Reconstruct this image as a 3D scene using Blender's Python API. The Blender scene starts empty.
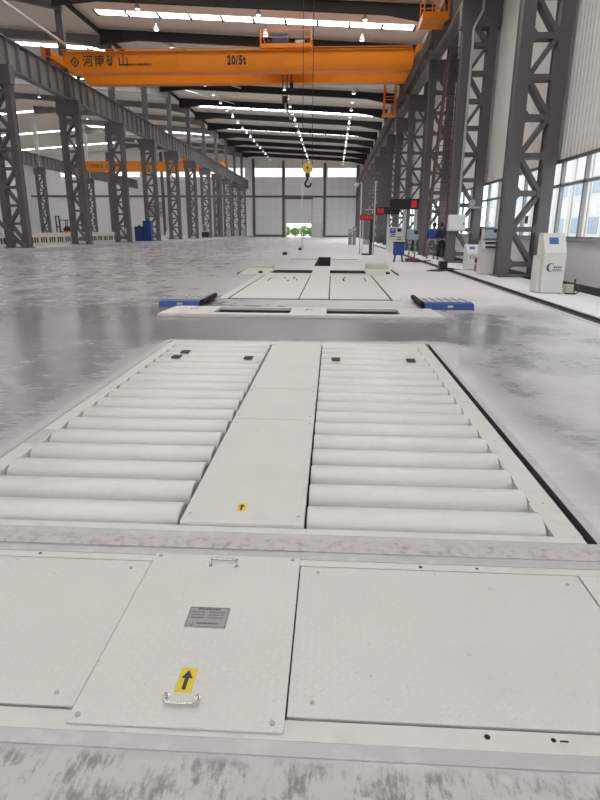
import bpy, bmesh, math, random
from mathutils import Vector, Matrix
R = random.Random(7)
S = bpy.context.scene
COL = S.collection
ORG = {}
ORD = ['first','second','third','fourth','fifth','sixth','seventh','eighth','ninth','tenth','eleventh','twelfth','thirteenth','fourteenth','fifteenth','sixteenth','seventeenth','eighteenth','nineteenth','twentieth','twenty-first','twenty-second','twenty-third','twenty-fourth','twenty-fifth','twenty-sixth']

# ------------------------------------------------------------------ materials
def _mk(name):
    m = bpy.data.materials.new(name); m.use_nodes = True
    nt = m.node_tree; bs = nt.nodes['Principled BSDF']
    return m, nt, bs
def N(nt, t, **kw):
    n = nt.nodes.new(t)
    for k, v in kw.items(): setattr(n, k, v)
    return n
def MATH(nt, op, a, b=None, clamp=False):
    n = nt.nodes.new('ShaderNodeMath'); n.operation = op; n.use_clamp = clamp
    for i, v in enumerate((a, b)):
        if v is None: continue
        if isinstance(v, (int, float)): n.inputs[i].default_value = v
        else: nt.links.new(v, n.inputs[i])
    return n.outputs[0]
def NOISE(nt, vec, scale, detail=4, rough=.55, sc=None):
    if sc:
        mp = N(nt, 'ShaderNodeMapping'); mp.inputs['Scale'].default_value = sc
        nt.links.new(vec, mp.inputs[0]); vec = mp.outputs[0]
    n = N(nt, 'ShaderNodeTexNoise'); n.inputs['Scale'].default_value = scale
    n.inputs['Detail'].default_value = detail; n.inputs['Roughness'].default_value = rough
    nt.links.new(vec, n.inputs['Vector']); return n.outputs[0]
def RAMP(nt, f, lo, hi):
    n = N(nt, 'ShaderNodeMapRange'); n.interpolation_type = 'SMOOTHSTEP'
    n.inputs['From Min'].default_value = lo; n.inputs['From Max'].default_value = hi
    nt.links.new(f, n.inputs['Value']); return n.outputs[0]
def MIX(nt, f, a, b):
    n = N(nt, 'ShaderNodeMix', data_type='RGBA')
    for i, v in ((0, f), (6, a), (7, b)):
        if isinstance(v, (int, float)): n.inputs[i].default_value = v
        elif isinstance(v, tuple): n.inputs[i].default_value = (*v, 1)
        else: nt.links.new(v, n.inputs[i])
    return n.outputs[2]
def paint(name, c, rough=.5, metal=0, dirt=None, dscale=3, damt=.5, bump=0, bscale=60, spec=.5):
    m, nt, b = _mk(name)
    b.inputs['Base Color'].default_value = (*c, 1); b.inputs['Roughness'].default_value = rough
    b.inputs['Metallic'].default_value = metal; b.inputs['Specular IOR Level'].default_value = spec
    tc = N(nt, 'ShaderNodeTexCoord').outputs['Object']
    if dirt:
        f = MATH(nt, 'MULTIPLY', RAMP(nt, NOISE(nt, tc, dscale), .45, .75), damt)
        nt.links.new(MIX(nt, f, c, dirt), b.inputs['Base Color'])
    if bump:
        bp = N(nt, 'ShaderNodeBump'); bp.inputs['Strength'].default_value = bump; bp.inputs['Distance'].default_value = .01
        nt.links.new(NOISE(nt, tc, bscale, 3), bp.inputs['Height']); nt.links.new(bp.outputs[0], b.inputs['Normal'])
    return m
def emit(name, c, s):
    m, nt, b = _mk(name); b.inputs['Base Color'].default_value = (.02, .02, .02, 1)
    b.inputs['Emission Color'].default_value = (*c, 1); b.inputs['Emission Strength'].default_value = s
    return m
def tread_plate(name, c):
    m, nt, b = _mk(name)
    tc = N(nt, 'ShaderNodeTexCoord').outputs['Object']
    sp = N(nt, 'ShaderNodeSeparateXYZ'); nt.links.new(tc, sp.inputs[0])
    p = 1/.026
    u = MATH(nt, 'MULTIPLY', sp.outputs[0], p); v = MATH(nt, 'MULTIPLY', sp.outputs[1], p)
    par = MATH(nt, 'PINGPONG', MATH(nt, 'ADD', MATH(nt, 'FLOOR', u), MATH(nt, 'FLOOR', v)), 1)
    sg = MATH(nt, 'SUBTRACT', MATH(nt, 'MULTIPLY', par, 2), 1)
    fx = MATH(nt, 'SUBTRACT', MATH(nt, 'FRACT', u), .5); fy = MATH(nt, 'MULTIPLY', MATH(nt, 'SUBTRACT', MATH(nt, 'FRACT', v), .5), sg)
    a = MATH(nt, 'MULTIPLY', MATH(nt, 'ADD', fx, fy), 1.45); d = MATH(nt, 'MULTIPLY', MATH(nt, 'SUBTRACT', fx, fy), 5.5)
    r = MATH(nt, 'SQRT', MATH(nt, 'ADD', MATH(nt, 'MULTIPLY', a, a), MATH(nt, 'MULTIPLY', d, d)))
    h = RAMP(nt, MATH(nt, 'SUBTRACT', 1.0, r), 0.0, .5)
    bp = N(nt, 'ShaderNodeBump'); bp.inputs['Strength'].default_value = .5; bp.inputs['Distance'].default_value = .0016
    nt.links.new(h, bp.inputs['Height']); nt.links.new(bp.outputs[0], b.inputs['Normal'])
    f = MATH(nt, 'MULTIPLY', RAMP(nt, NOISE(nt, tc, 2.6, 5), .45, .8), .45)
    sp2 = RAMP(nt, NOISE(nt, tc, 28, 2, .4), .74, .78)
    c1 = MIX(nt, f, c, (c[0]*.88, c[1]*.87, c[2]*.87))
    nt.links.new(MIX(nt, MATH(nt, 'MULTIPLY', sp2, .35), c1, (.2, .19, .18)), b.inputs['Base Color'])
    b.inputs['Roughness'].default_value = .42
    return m
def floor_material(name):
    m, nt, b = _mk(name)
    tc = N(nt, 'ShaderNodeTexCoord').outputs['Object']
    sp = N(nt, 'ShaderNodeSeparateXYZ'); nt.links.new(tc, sp.inputs[0]); X, Y = sp.outputs[0], sp.outputs[1]
    n1 = NOISE(nt, tc, .6, 6, .6); n2 = NOISE(nt, tc, 2.0, 7, .65, (1, .7, 1)); n3 = NOISE(nt, tc, 9, 8, .75, (.5, 1.6, 1)); n4 = NOISE(nt, tc, .16, 3)
    def C5(n, k): return MATH(nt, 'MULTIPLY', MATH(nt, 'SUBTRACT', n, .5), k)
    gx = RAMP(nt, X, -3.4, 2.6); gy = RAMP(nt, Y, 8.5, 15)
    d = MATH(nt, 'ADD', .05, MATH(nt, 'MULTIPLY', gx, .63))
    d = MATH(nt, 'ADD', d, MATH(nt, 'MULTIPLY', MATH(nt, 'MULTIPLY', gy, RAMP(nt, X, -7, 0)), .34))
    d = MATH(nt, 'ADD', d, MATH(nt, 'MULTIPLY', RAMP(nt, Y, 7, 16), .16))
    ex = MATH(nt, 'SUBTRACT', MATH(nt, 'ABSOLUTE', MATH(nt, 'ADD', X, .4)), 1.57)
    edge = MATH(nt, 'MULTIPLY', MATH(nt, 'SUBTRACT', 1.0, RAMP(nt, MATH(nt, 'ADD', ex, C5(n2, .5)), 0.02, .42)), MATH(nt, 'SUBTRACT', 1.0, RAMP(nt, Y, 6.6, 7.4)))
    d = MATH(nt, 'ADD', d, MATH(nt, 'MULTIPLY', edge, .25))
    quiet = MATH(nt, 'MULTIPLY', MATH(nt, 'MULTIPLY', RAMP(nt, Y, 6.9, 7.3), MATH(nt, 'SUBTRACT', 1.0, RAMP(nt, Y, 8.6, 11.0))), MATH(nt, 'MULTIPLY', RAMP(nt, X, -6.5, -2.2), MATH(nt, 'SUBTRACT', 1.0, RAMP(nt, X, 1.0, 4.0))))
    d = MATH(nt, 'SUBTRACT', d, MATH(nt, 'MULTIPLY', quiet, .62))
    # worn patches on the dusty right-hand side
    wear = MATH(nt, 'MULTIPLY', MATH(nt, 'MULTIPLY', RAMP(nt, MATH(nt, 'ADD', NOISE(nt, tc, 1.1, 4, .55, (1, .7, 1)), C5(n3, .7)), .43, .56), RAMP(nt, X, 1.2, 1.7)), MATH(nt, 'SUBTRACT', 1.0, RAMP(nt, Y, 8, 14)))
    d = MATH(nt, 'SUBTRACT', d, MATH(nt, 'MULTIPLY', wear, .46))
    d = MATH(nt, 'ADD', d, MATH(nt, 'ADD', MATH(nt, 'ADD', C5(n1, .55), C5(n2, .6)), C5(n3, .85)))
    dust = MATH(nt, 'ADD', d, 0.0, True)
    pol = MIX(nt, RAMP(nt, n4, .35, .65), (.215, .214, .216), (.28, .28, .282))
    c = MIX(nt, dust, pol, (.73, .73, .73))
    # trowelled and scratched concrete just before the near machine
    near = MATH(nt, 'SUBTRACT', 1.0, RAMP(nt, Y, 1.13, 1.17))
    s1 = NOISE(nt, tc, 9, 8, .7, (1, .8, 1)); s2 = NOISE(nt, tc, 60, 5, .7, (1, .22, 1))
    mask = RAMP(nt, MATH(nt, 'ADD', MATH(nt, 'MULTIPLY', s1, .75), MATH(nt, 'MULTIPLY', s2, .5)), .50, .66)
    blob = RAMP(nt, NOISE(nt, tc, 5.5, 1), .64, .67)
    cn = MIX(nt, mask, (.27, .26, .255), (.57, .56, .54)); cn = MIX(nt, blob, cn, (.62, .60, .575))
    nt.links.new(MIX(nt, near, c, cn), b.inputs['Base Color'])
    rg = MATH(nt, 'ADD', MATH(nt, 'MULTIPLY', dust, .42), MATH(nt, 'ADD', .10, MATH(nt, 'MULTIPLY', n2, .16)))
    nt.links.new(MATH(nt, 'MAXIMUM', rg, MATH(nt, 'MULTIPLY', near, .7)), b.inputs['Roughness'])
    b.inputs['Specular IOR Level'].default_value = .55
    bp = N(nt, 'ShaderNodeBump'); bp.inputs['Strength'].default_value = .02; bp.inputs['Distance'].default_value = .01
    nt.links.new(n2, bp.inputs['Height']); nt.links.new(bp.outputs[0], b.inputs['Normal'])
    return m
def glass_material(name):
    m = bpy.data.materials.new(name); m.use_nodes = True; nt = m.node_tree; nt.nodes.clear()
    o = N(nt, 'ShaderNodeOutputMaterial'); mx = N(nt, 'ShaderNodeMixShader'); t = N(nt, 'ShaderNodeBsdfTransparent'); g = N(nt, 'ShaderNodeBsdfGlossy')
    t.inputs[0].default_value = (.9, .93, .95, 1); g.inputs['Roughness'].default_value = .03; mx.inputs[0].default_value = .06
    nt.links.new(t.outputs[0], mx.inputs[1]); nt.links.new(g.outputs[0], mx.inputs[2]); nt.links.new(mx.outputs[0], o.inputs[0])
    return m
W = (.70, .70, .665)
M = dict(
 white=paint('white_machine_paint', W, .42, dirt=(.5, .49, .46), dscale=5, damt=.22),
 roller=paint('roller_paint', (.73, .73, .70), .33, dirt=(.55, .52, .49), dscale=9, damt=.2),
 plate=tread_plate('white_tread_plate', (.69, .69, .66)),
 bar=paint('white_frame_bar', (.70, .70, .66), .45, dirt=(.45, .44, .42), dscale=7, damt=.25),
 galv=paint('grey_edge_steel', (.52, .52, .515), .45, .1, dirt=(.62, .61, .6), dscale=14, damt=.8),
 chrome=paint('chrome', (.62, .61, .6), .25, 1),
 bolt=paint('dull_bolt', (.42, .41, .39), .45, .3),
 black=paint('black_plastic', (.016, .016, .018), .5),
 hole=paint('black_hole', (.008, .008, .008), .9),
 pit=paint('pit_steel', (.05, .05, .048), .8, dirt=(.1, .09, .08), dscale=2),
 plateeng=paint('engraved_metal', (.33, .31, .31), .42, .35),
 engr=paint('engraving', (.09, .085, .085), .6),
 yellow=paint('yellow_sticker', (.78, .62, .03), .45),
 steel=paint('dark_grey_steel', (.118, .112, .113), .5, dirt=(.125, .115, .11), dscale=.8, damt=.6),
 beam=paint('runway_steel', (.19, .185, .18), .5, dirt=(.24, .22, .21), dscale=.6, damt=.6),
 rafter=paint('rafter_steel', (.030, .028, .027), .7, spec=.2),
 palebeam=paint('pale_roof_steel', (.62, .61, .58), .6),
 roof=paint('roof_sheet', (.84, .745, .66), .7),
 wall=paint('cladding', (.79, .77, .745), .55),
 wallw=paint('plaster_white', (.74, .74, .745), .7),
 farwall=paint('far_panel', (.8, .81, .805), .6),
 orange=paint('crane_orange', (.80, .24, .002), .42, dirt=(.66, .175, .002), dscale=.5, damt=.5),
 orange2=paint('cage_orange', (.70, .22, .02), .5),
 hookyellow=paint('hook_yellow', (.80, .58, .04), .45),
 rust=paint('rust_brown', (.12, .06, .045), .7),
 navy=paint('navy_motor', (.02, .04, .12), .5),
 blue=paint('ramp_blue', (.012, .055, .25), .45, dirt=(.03, .07, .22), dscale=9),
 bluebox=paint('blue_box', (.012, .05, .24), .5),
 ramptop=paint('dusty_ramp_top', (.55, .56, .57), .55, dirt=(.25, .28, .36), dscale=16, damt=.7),
 kiosk=paint('kiosk_white', (.72, .72, .68), .4),
 lcd=paint('lcd_blue', (.10, .16, .38), .25),
 logo=paint('logo_navy', (.03, .045, .09), .5),
 screen=emit('monitor_glow', (.55, .62, .66), .45),
 bluescreen=emit('blue_monitor', (.05, .08, .4), .6),
 led=emit('red_led', (.85, .015, .035), .6),
 lamp=emit('lamp_glow', (1, .98, .93), 5),
 sky=emit('skylight_glow', (1, 1, 1), 13),
 frost=emit('frosted_daylight', (.97, .99, 1), 2),
 lampshade=paint('lamp_shade', (.5, .5, .48), .4),
 greybox=paint('grey_box', (.32, .34, .36), .5),
 bluegrey=paint('bluegrey_box', (.33, .38, .46), .5),
 cardboard=paint('cardboard', (.36, .2, .11), .8),
 beige=paint('beige_guard', (.58, .56, .47), .6),
 skin=paint('skin', (.5, .3, .21), .6),
 hair=paint('hair', (.012, .011, .01), .6),
 jacketblue=paint('jacket_blue', (.025, .06, .28), .8),
 jacketnavy=paint('jacket_navy', (.014, .02, .055), .85),
 trgrey=paint('trouser_grey', (.14, .15, .18), .9),
 trblack=paint('trouser_black', (.014, .014, .017), .9),
 leaf=paint('leaf_green', (.13, .24, .05), .7),
 bark=paint('bark', (.12, .09, .06), .9),
 outwall=paint('outside_wall', (.8, .79, .77), .8),
 outwin=paint('outside_window', (.42, .5, .6), .2),
 ground=paint('outside_ground', (.5, .5, .48), .9),
 alu=paint('window_frame_grey', (.30, .30, .31), .5),
 dirtcon=paint('stained_concrete', (.58, .55, .535), .85, dirt=(.32, .27, .26), dscale=22, damt=.75, bump=.3),
 floor=floor_material('hall_floor'),
 plinth=paint('plinth_concrete', (.42, .42, .42), .3),
 glass=glass_material('glass'),
 fork=paint('forklift_orange', (.7, .14, .03), .5),
 boardtxt=paint('notice_board', (.45, .48, .62), .6),
 barrier=paint('barrier_white', (.74, .73, .67), .7),
)

# ------------------------------------------------------------------ mesh builder
class B:
    def __init__(s): s.bm = bmesh.new()
    def _faces(s, vs, fs, smooth=False, mi=0):
        v = [s.bm.verts.new(p) for p in vs]
        for f in fs:
            try:
                fc = s.bm.faces.new([v[i] for i in f]); fc.smooth = smooth; fc.material_index = mi
            except ValueError: pass
        return s
    def box(s, x0, x1, y0, y1, z0, z1, mi=0):
        return s._faces([(x0,y0,z0),(x1,y0,z0),(x1,y1,z0),(x0,y1,z0),(x0,y0,z1),(x1,y0,z1),(x1,y1,z1),(x0,y1,z1)],
            [(3,2,1,0),(4,5,6,7),(0,1,5,4),(1,2,6,5),(2,3,7,6),(3,0,4,7)], mi=mi)
    def bar(s, p, q, w, h, up=(0,0,1)):          # rectangular bar from p to q
        p, q = Vector(p), Vector(q); d = (q-p).normalized(); u = Vector(up)
        a = d.cross(u)
        if a.length < 1e-4: a = d.cross(Vector((1,0,0)))
        a.normalize(); b = a.cross(d).normalized(); a *= w/2; b *= h/2
        vs = [p-a-b, p+a-b, p+a+b, p-a+b, q-a-b, q+a-b, q+a+b, q-a+b]
        return s._faces(vs, [(3,2,1,0),(4,5,6,7),(0,1,5,4),(1,2,6,5),(2,3,7,6),(3,0,4,7)])
    def prism(s, poly, axis, a, b):              # polygon extruded along an axis (0,1,2)
        def P(u, v, t): return {0:(t,u,v), 1:(u,t,v), 2:(u,v,t)}[axis]
        n = len(poly); vs = [P(u,v,a) for u,v in poly] + [P(u,v,b) for u,v in poly]
        fs = [tuple(range(n)), tuple(range(2*n-1, n-1, -1))] + [(i, i+n, (i+1)%n+n, (i+1)%n) for i in range(n)]
        return s._faces(vs, fs)
    def cyl(s, p, q, r, n=16, r2=None, caps=True):
        p, q = Vector(p), Vector(q); d = (q-p).normalized(); r2 = r if r2 is None else r2
        a = d.orthogonal().normalized(); b = d.cross(a)
        vs = []
        for c, rr in ((p, r), (q, r2)):
            for i in range(n):
                t = 2*math.pi*i/n; vs.append(c + a*math.cos(t)*rr + b*math.sin(t)*rr)
        v = [s.bm.verts.new(x) for x in vs]
        for i in range(n):
            f = s.bm.faces.new((v[i], v[(i+1)%n], v[(i+1)%n+n], v[i+n])); f.smooth = True
        if caps:
            s.bm.faces.new(v[:n][::-1]); s.bm.faces.new(v[n:])
        return s
    def tube(s, pts, r, n=8):
        pts = [Vector(p) for p in pts]; rings = []
        a = None
        for i, p in enumerate(pts):
            d = ((pts[min(i+1, len(pts)-1)]-p).normalized() + (p-pts[max(i-1, 0)]).normalized()).normalized()
            a = d.orthogonal().normalized() if a is None else (a - d*a.dot(d)).normalized()
            b = d.cross(a)
            rings.append([s.bm.verts.new(p + (a*math.cos(2*math.pi*k/n) + b*math.sin(2*math.pi*k/n))*r) for k in range(n)])
        for A, C in zip(rings, rings[1:]):
            for k in range(n):
                f = s.bm.faces.new((A[k], A[(k+1)%n], C[(k+1)%n], C[k])); f.smooth = True
        s.bm.faces.new(rings[0][::-1]); s.bm.faces.new(rings[-1]); return s
    def lathe(s, prof, c, n=16):                 # profile (r,z) about vertical axis
        rings = []
        for r, z in prof:
            rings.append([s.bm.verts.new((c[0]+r*math.cos(2*math.pi*k/n), c[1]+r*math.sin(2*math.pi*k/n), c[2]+z)) for k in range(n)])
        for A, C in zip(rings, rings[1:]):
            for k in range(n):
                f = s.bm.faces.new((A[k], A[(k+1)%n], C[(k+1)%n], C[k])); f.smooth = True
        s.bm.faces.new(rings[0][::-1]); s.bm.faces.new(rings[-1]); return s
    def ball(s, c, rx, ry, rz, n=12):
        m = Matrix.Translation(c) @ Matrix.Diagonal((rx, ry, rz, 1))
        r = bmesh.ops.create_uvsphere(s.bm, u_segments=n, v_segments=max(6, n//2+2), radius=1, matrix=m)
        for v in r['verts']:
            for f in v.link_faces: f.smooth = True
        return s
    def build(s, name, m, parent=None, bevel=0, seg=2, org=None, mats=None):
        if parent is not None: o0 = ORG[parent.name]
        elif org is not None: o0 = Vector(org)
        else:
            xs = [v.co for v in s.bm.verts]
            o0 = Vector(((min(c.x for c in xs)+max(c.x for c in xs))/2, (min(c.y for c in xs)+max(c.y for c in xs))/2, min(c.z for c in xs)))
        bmesh.ops.recalc_face_normals(s.bm, faces=s.bm.faces[:])
        for v in s.bm.verts: v.co -= o0
        me = bpy.data.meshes.new(name); s.bm.to_mesh(me); s.bm.free()
        for mm in (mats or [m]): me.materials.append(M[mm] if isinstance(mm, str) else mm)
        o = bpy.data.objects.new(name, me); COL.objects.link(o)
        if parent is not None: o.parent = parent
        else: o.location = o0
        ORG[o.name] = o0
        if bevel:
            bv = o.modifiers.new('bevel', 'BEVEL'); bv.width = bevel; bv.segments = seg; bv.limit_method = 'ANGLE'; bv.angle_limit = math.radians(40)
        return o
def tag(o, label, cat, group=None):
    o['label'] = label; o['category'] = cat
    if group: o['group'] = group
    return o
def thing(name, loc, label, cat, group=None):
    o = bpy.data.objects.new(name, None); COL.objects.link(o); o.location = loc; o.empty_display_size = .1
    ORG[o.name] = Vector(loc); return tag(o, label, cat, group)
def struct(o): o['kind'] = 'structure'; return o
def kids(o): return [c for c in bpy.data.objects if c.parent == o]
def copy_tree(o, loc, label, rotz=None):
    r = o.copy(); COL.objects.link(r); r.location = loc; r['label'] = label
    if rotz is not None: r.rotation_euler = (0, 0, rotz)
    for ch in kids(o):
        c = ch.copy(); COL.objects.link(c); c.parent = r
        for g in kids(ch):
            d = g.copy(); COL.objects.link(d); d.parent = c
    return r
def lettering(name, s, size, m, parent, loc, rot, sx=1, bold=.0, depth=.004, sp=1):
    cu = bpy.data.curves.new(name, 'FONT'); cu.body = s; cu.size = size; cu.align_x = 'CENTER'; cu.align_y = 'CENTER'; cu.extrude = depth; cu.offset = bold; cu.space_character = sp
    t = bpy.data.objects.new(name, cu); COL.objects.link(t)
    dg = bpy.context.evaluated_depsgraph_get(); dg.update()
    me = bpy.data.meshes.new_from_object(t.evaluated_get(dg)); COL.objects.unlink(t); bpy.data.objects.remove(t)
    me.materials.clear(); me.materials.append(M[m])
    o = bpy.data.objects.new(name, me); COL.objects.link(o); o.parent = parent
    o.location = Vector(loc) - ORG[parent.name]; o.rotation_euler = rot; o.scale = (sx, 1, 1)
    return o
def nth(i): return ORD[i] if i < len(ORD) else f'number {i+1}'

# ------------------------------------------------------------------ setting
ST = [18.1+8.2*k for k in range(15)]             # right-hand column stations
SL = [34.5+9.0*k for k in range(11)]             # left-hand column stations
YF = 133.2; XR = 6.55; XL = -18.9; X2 = -43.5; XW = -68.2
AX0, AX1, AY0, AY1 = -1.98, 1.17, 1.165, 2.15    # near pit
BY0, BY1 = 2.27, 7.02                            # roller pit
holes = [(AX0, AX1, AY0, AY1, -.35), (AX0, AX1+.036, BY0, BY1, -.42), (-1.92, -.67, 9.2, 9.88, -.45), (-.07, 1.12, 9.2, 9.88, -.45),
         (-2.0, -.66, 18.75, 20.5, -.5), (-.06, 1.12, 18.75, 20.5, -.5), (-.70, -.07, 23.0, 31.0, -1.2), (4.02, 4.30, 6.0, 60.0, -.10)]
def rect_grid(b, x0, x1, y0, y1, holes):
    xs = sorted({x0, x1, *[h[0] for h in holes], *[h[1] for h in holes]}); ys = sorted({y0, y1, *[h[2] for h in holes], *[h[3] for h in holes]})
    for i in range(len(xs)-1):
        for j in range(len(ys)-1):
            cx, cy = (xs[i]+xs[i+1])/2, (ys[j]+ys[j+1])/2
            if any(h[0] < cx < h[1] and h[2] < cy < h[3] for h in holes): continue
            b._faces([(xs[i],ys[j],0),(xs[i+1],ys[j],0),(xs[i+1],ys[j+1],0),(xs[i],ys[j+1],0)], [(0,1,2,3)])
    for h in holes:
        x0, x1, y0, y1, z = h
        b._faces([(x0,y0,0),(x1,y0,0),(x1,y1,0),(x0,y1,0),(x0,y0,z),(x1,y0,z),(x1,y1,z),(x0,y1,z)],
                 [(4,5,6,7),(0,4,5,1),(1,5,6,2),(2,6,7,3),(3,7,4,0)], mi=1)
b = B(); rect_grid(b, XW-.3, 7.0, -8.3, YF+.3, holes)
bm = b.bm
me = bpy.data.meshes.new('floor'); bm.to_mesh(me); bm.free(); me.materials.append(M['floor']); me.materials.append(M['pit'])
fl = bpy.data.objects.new('floor', me); COL.objects.link(fl); struct(fl)
struct(B().box(XW, -17.75, 26, YF-.1, .001, .25).build('trim_1', 'plinth'))
struct(B().box(5.75, 6.5, 8, 130, .001, .02).build('trim_2', 'hole'))
struct(B().box(-4.0, 3.0, 2.165, 2.255, .001, .006).build('trim_3', 'dirtcon'))
# far wall with a roller door opening and a ribbon of daylight panels
DX0, DX1, DZ = -10.3, -4.85, 2.85
RS = .055
zfar = lambda x: (14.7+RS*(5-x)+.75) if x > XL else ((16.01+.75) + .07*(XL-x) if x > X2 else 18.48 - .07*(X2-x))
b = B()
b.box(XW, DX0, YF, YF+.3, 0, 12.6); b.box(DX1, 7, YF, YF+.3, 0, 12.6); b.box(DX0, DX1, YF, YF+.3, DZ, 12.6)
b.prism([(XW,14.4),(7,14.4),(7,zfar(7)),(XL,zfar(XL)),(X2,zfar(X2)),(XW,zfar(XW))], 1, YF, YF+.3)
segs = [(XW,-61),(-43.0,-40),(-19.5,-17.4),(-11.3,-10.6),(-2.4,-1.35),(4.9,7)]
for x0, x1 in segs: b.box(x0, x1, YF, YF+.3, 12.6, 14.4)
struct(b.build('wall_far', 'farwall'))
wn = 1
for x0, x1 in ((-61,-43.0),(-40,-19.5),(-17.4,-11.3),(-10.6,-2.4),(-1.35,4.9)):
    w = struct(B().box(x0, x1, YF+.1, YF+.16, 12.6, 14.4).build(f'window_{wn}', 'frost')); wn += 1
    f = B(); n = max(3, round((x1-x0)/1.0))
    for k in range(n+1):
        x = x0+(x1-x0)*k/n; f.box(x-.03, x+.03, YF+.04, YF+.1, 12.6, 14.4)
    f.build('window_frame', 'farwall', w)
# steel posts and rails on the far wall
f = B()
for x in (-17.6, -11.0, -1.9, 5.3, -25.6, -32, -38, -50, -57): f.box(x-.28, x+.28, YF-.35, YF-.01, 0.0 if x > -18 else .25, zfar(x)-.4)
f.box(XW, 5.3, YF-.2, YF-.01, 8.35, 8.75)
f.box(-17.4, -10.4, YF-.12, YF-.01, 0, .45); f.box(-1.6, 5.2, YF-.12, YF-.01, 0, .35)
struct(f.build('trim_4', 'steel'))
f = B()
for x in (-15.6, -14, -12.5, -7.6, -4.2, -.2, 1.5, 3.2): f.box(x-.02, x+.02, YF-.02, YF, .5, 12.5)
for z in (4.2, 6.1, 10.5): f.box(-17.3, 5, YF-.02, YF, z-.02, z+.02)
struct(f.build('trim_5', 'galv'))
d = struct(B().box(DX0-.15, DX1+.15, YF-.28, YF-.22, DZ, 8.2).build('door_1', 'farwall'))
f = B()
for k in range(18): f.box(DX0-.15, DX1+.15, YF-.3, YF-.28, DZ+k*.3, DZ+k*.3+.03)
f.build('slat_rib', 'galv', d)
B().box(DX0-.4, DX1+.4, YF-.6, YF-.3, 8.0, 8.75).build('shutter_box', 'steel', d)
f = B(); f.box(DX0-.3, DX0-.12, YF-.34, YF-.2, 0, 8.2); f.box(DX1+.12, DX1+.3, YF-.34, YF-.2, 0, 8.2); f.build('door_rail', 'galv', d)
d = struct(B().box(-4.1, -2.35, YF-.12, YF-.02, 0, 3.0).build('door_2', 'wallw')); B().box(-2.62, -2.5, YF-.18, YF-.12, 1.3, 1.5).build('door_handle', 'black', d)
# left outer wall
struct(B().box(XW-.3, XW, -8.2, YF+.3, 0, 16.6).build('wall_left', 'farwall'))
b = B(); b.box(XW, -12, -8.3, -8, 0, 16.3); b.box(2, 7, -8.3, -8, 0, 15.5); b.box(-12, 2, -8.3, -8, 4.5, 16)  # opening behind the camera is added, sized to light the foreground
struct(b.build('wall_back', 'farwall'))
# right wall: white dado, ribbon windows, ribbed cladding
struct(B().box(XR, XR+.25, -8, YF, 0, 1.12).build('wall_right', 'wallw'))
b = B(); y = -8.0; poly = []
while y < YF:
    poly += [(y, XR), (y+.13, XR), (y+.16, XR+.035), (y+.21, XR+.035), (y+.24, XR)]; y += .24
vs = []; fs = []
for y, x in poly: vs += [(x, y, 3.3), (x, y, 15.3)]
for i in range(len(poly)-1): fs.append((2*i, 2*i+2, 2*i+3, 2*i+1))
b._faces(vs, fs)
b.box(XR+.04, XR+.25, -8, YF, 3.3, 15.3)
struct(b.build('trim_6', 'wall'))
struct(B().box(XR-.12, XR+.25, -8, YF, 1.08, 1.15).build('trim_7', 'alu'))
struct(B().box(XR-.04, XR+.06, -8, YF, 3.24, 3.32).build('trim_8', 'steel'))
for k, y0 in enumerate([9.9-16.4, 9.9-8.2] + [9.9+8.2*i for i in range(15)]):
    y1 = min(y0+8.2, YF); y0 = max(y0, -8)
    w = struct(B().box(XR+.10, XR+.11, y0+.06, y1-.06, 1.15, 3.3).build(f'window_{wn}', 'glass')); wn += 1
    f = B(); n = round((y1-y0)/1.64)
    for i in range(n+1):
        yy = y0+(y1-y0)*i/n; f.box(XR+.06, XR+.16, yy-.045, yy+.045, 1.15, 3.3) if i else None
    f.box(XR+.06, XR+.16, y0, y1, 2.59, 2.67); f.box(XR+.06, XR+.16, y0, y1, 1.15, 1.21)
    f.build('window_frame', 'alu', w)
    if k in (2, 3):
        c = B(); c.box(XR-.02, XR+.08, y0+2.6, y0+2.64, 1.6, 1.85); c.build('window_latch', 'black', w)
# roof: slopes with daylight strips, some of them added
def zr(x): return zfar(x)
b = B(); Y0R = -8.2
for xa, xb in ((XR+.3, XL), (XL, X2), (X2, XW-.3)):
    b._faces([(xa,Y0R,zr(xa)),(xb,Y0R,zr(xb)),(xb,YF+.3,zr(xb)),(xa,YF+.3,zr(xa)),(xa,Y0R,zr(xa)+.12),(xb,Y0R,zr(xb)+.12),(xb,YF+.3,zr(xb)+.12),(xa,YF+.3,zr(xa)+.12)],
             [(0,1,2,3),(4,5,6,7),(0,1,5,4),(2,3,7,6),(0,3,7,4),(1,2,6,5)])
struct(b.build('ceiling', 'roof'))
for xa, xb, ys in ((5.6, XL+1.2, (.9, 9, 17.1, 25.3, 33.4, 40.2, 47.4, 80.4, 96.8, *[y+1.9 for y in ST[5:13]])), (XL-1.2, X2+1.2, (33, 45, 57, 69, 81, 93, 105, 117)), (X2-1.2, XW+2, (60, 76, 92, 108, 124))):  # strips hidden behind rafters and some overhead are unseen extras added for light
    for y in ys:
        h = .46
        w = struct(B()._faces([(xa,y-h,zr(xa)-.03),(xb,y-h,zr(xb)-.03),(xb,y+h,zr(xb)-.03),(xa,y+h,zr(xa)-.03),(xa,y-h,zr(xa)-.01),(xb,y-h,zr(xb)-.01),(xb,y+h,zr(xb)-.01),(xa,y+h,zr(xa)-.01)],
            [(0,1,2,3),(4,5,6,7),(0,1,5,4),(2,3,7,6),(0,3,7,4),(1,2,6,5)]).build(f'window_{wn}', 'sky')); wn += 1
        f = B(); n = int(abs(xb-xa)/2.2)
        for i in range(n+1):
            x = xa+(xb-xa)*i/n; f.box(x-.08, x+.08, y-h-.1, y+h+.1, zr(x)-.09, zr(x)-.032)
        f.build('window_frame', 'rafter', w)

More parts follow.
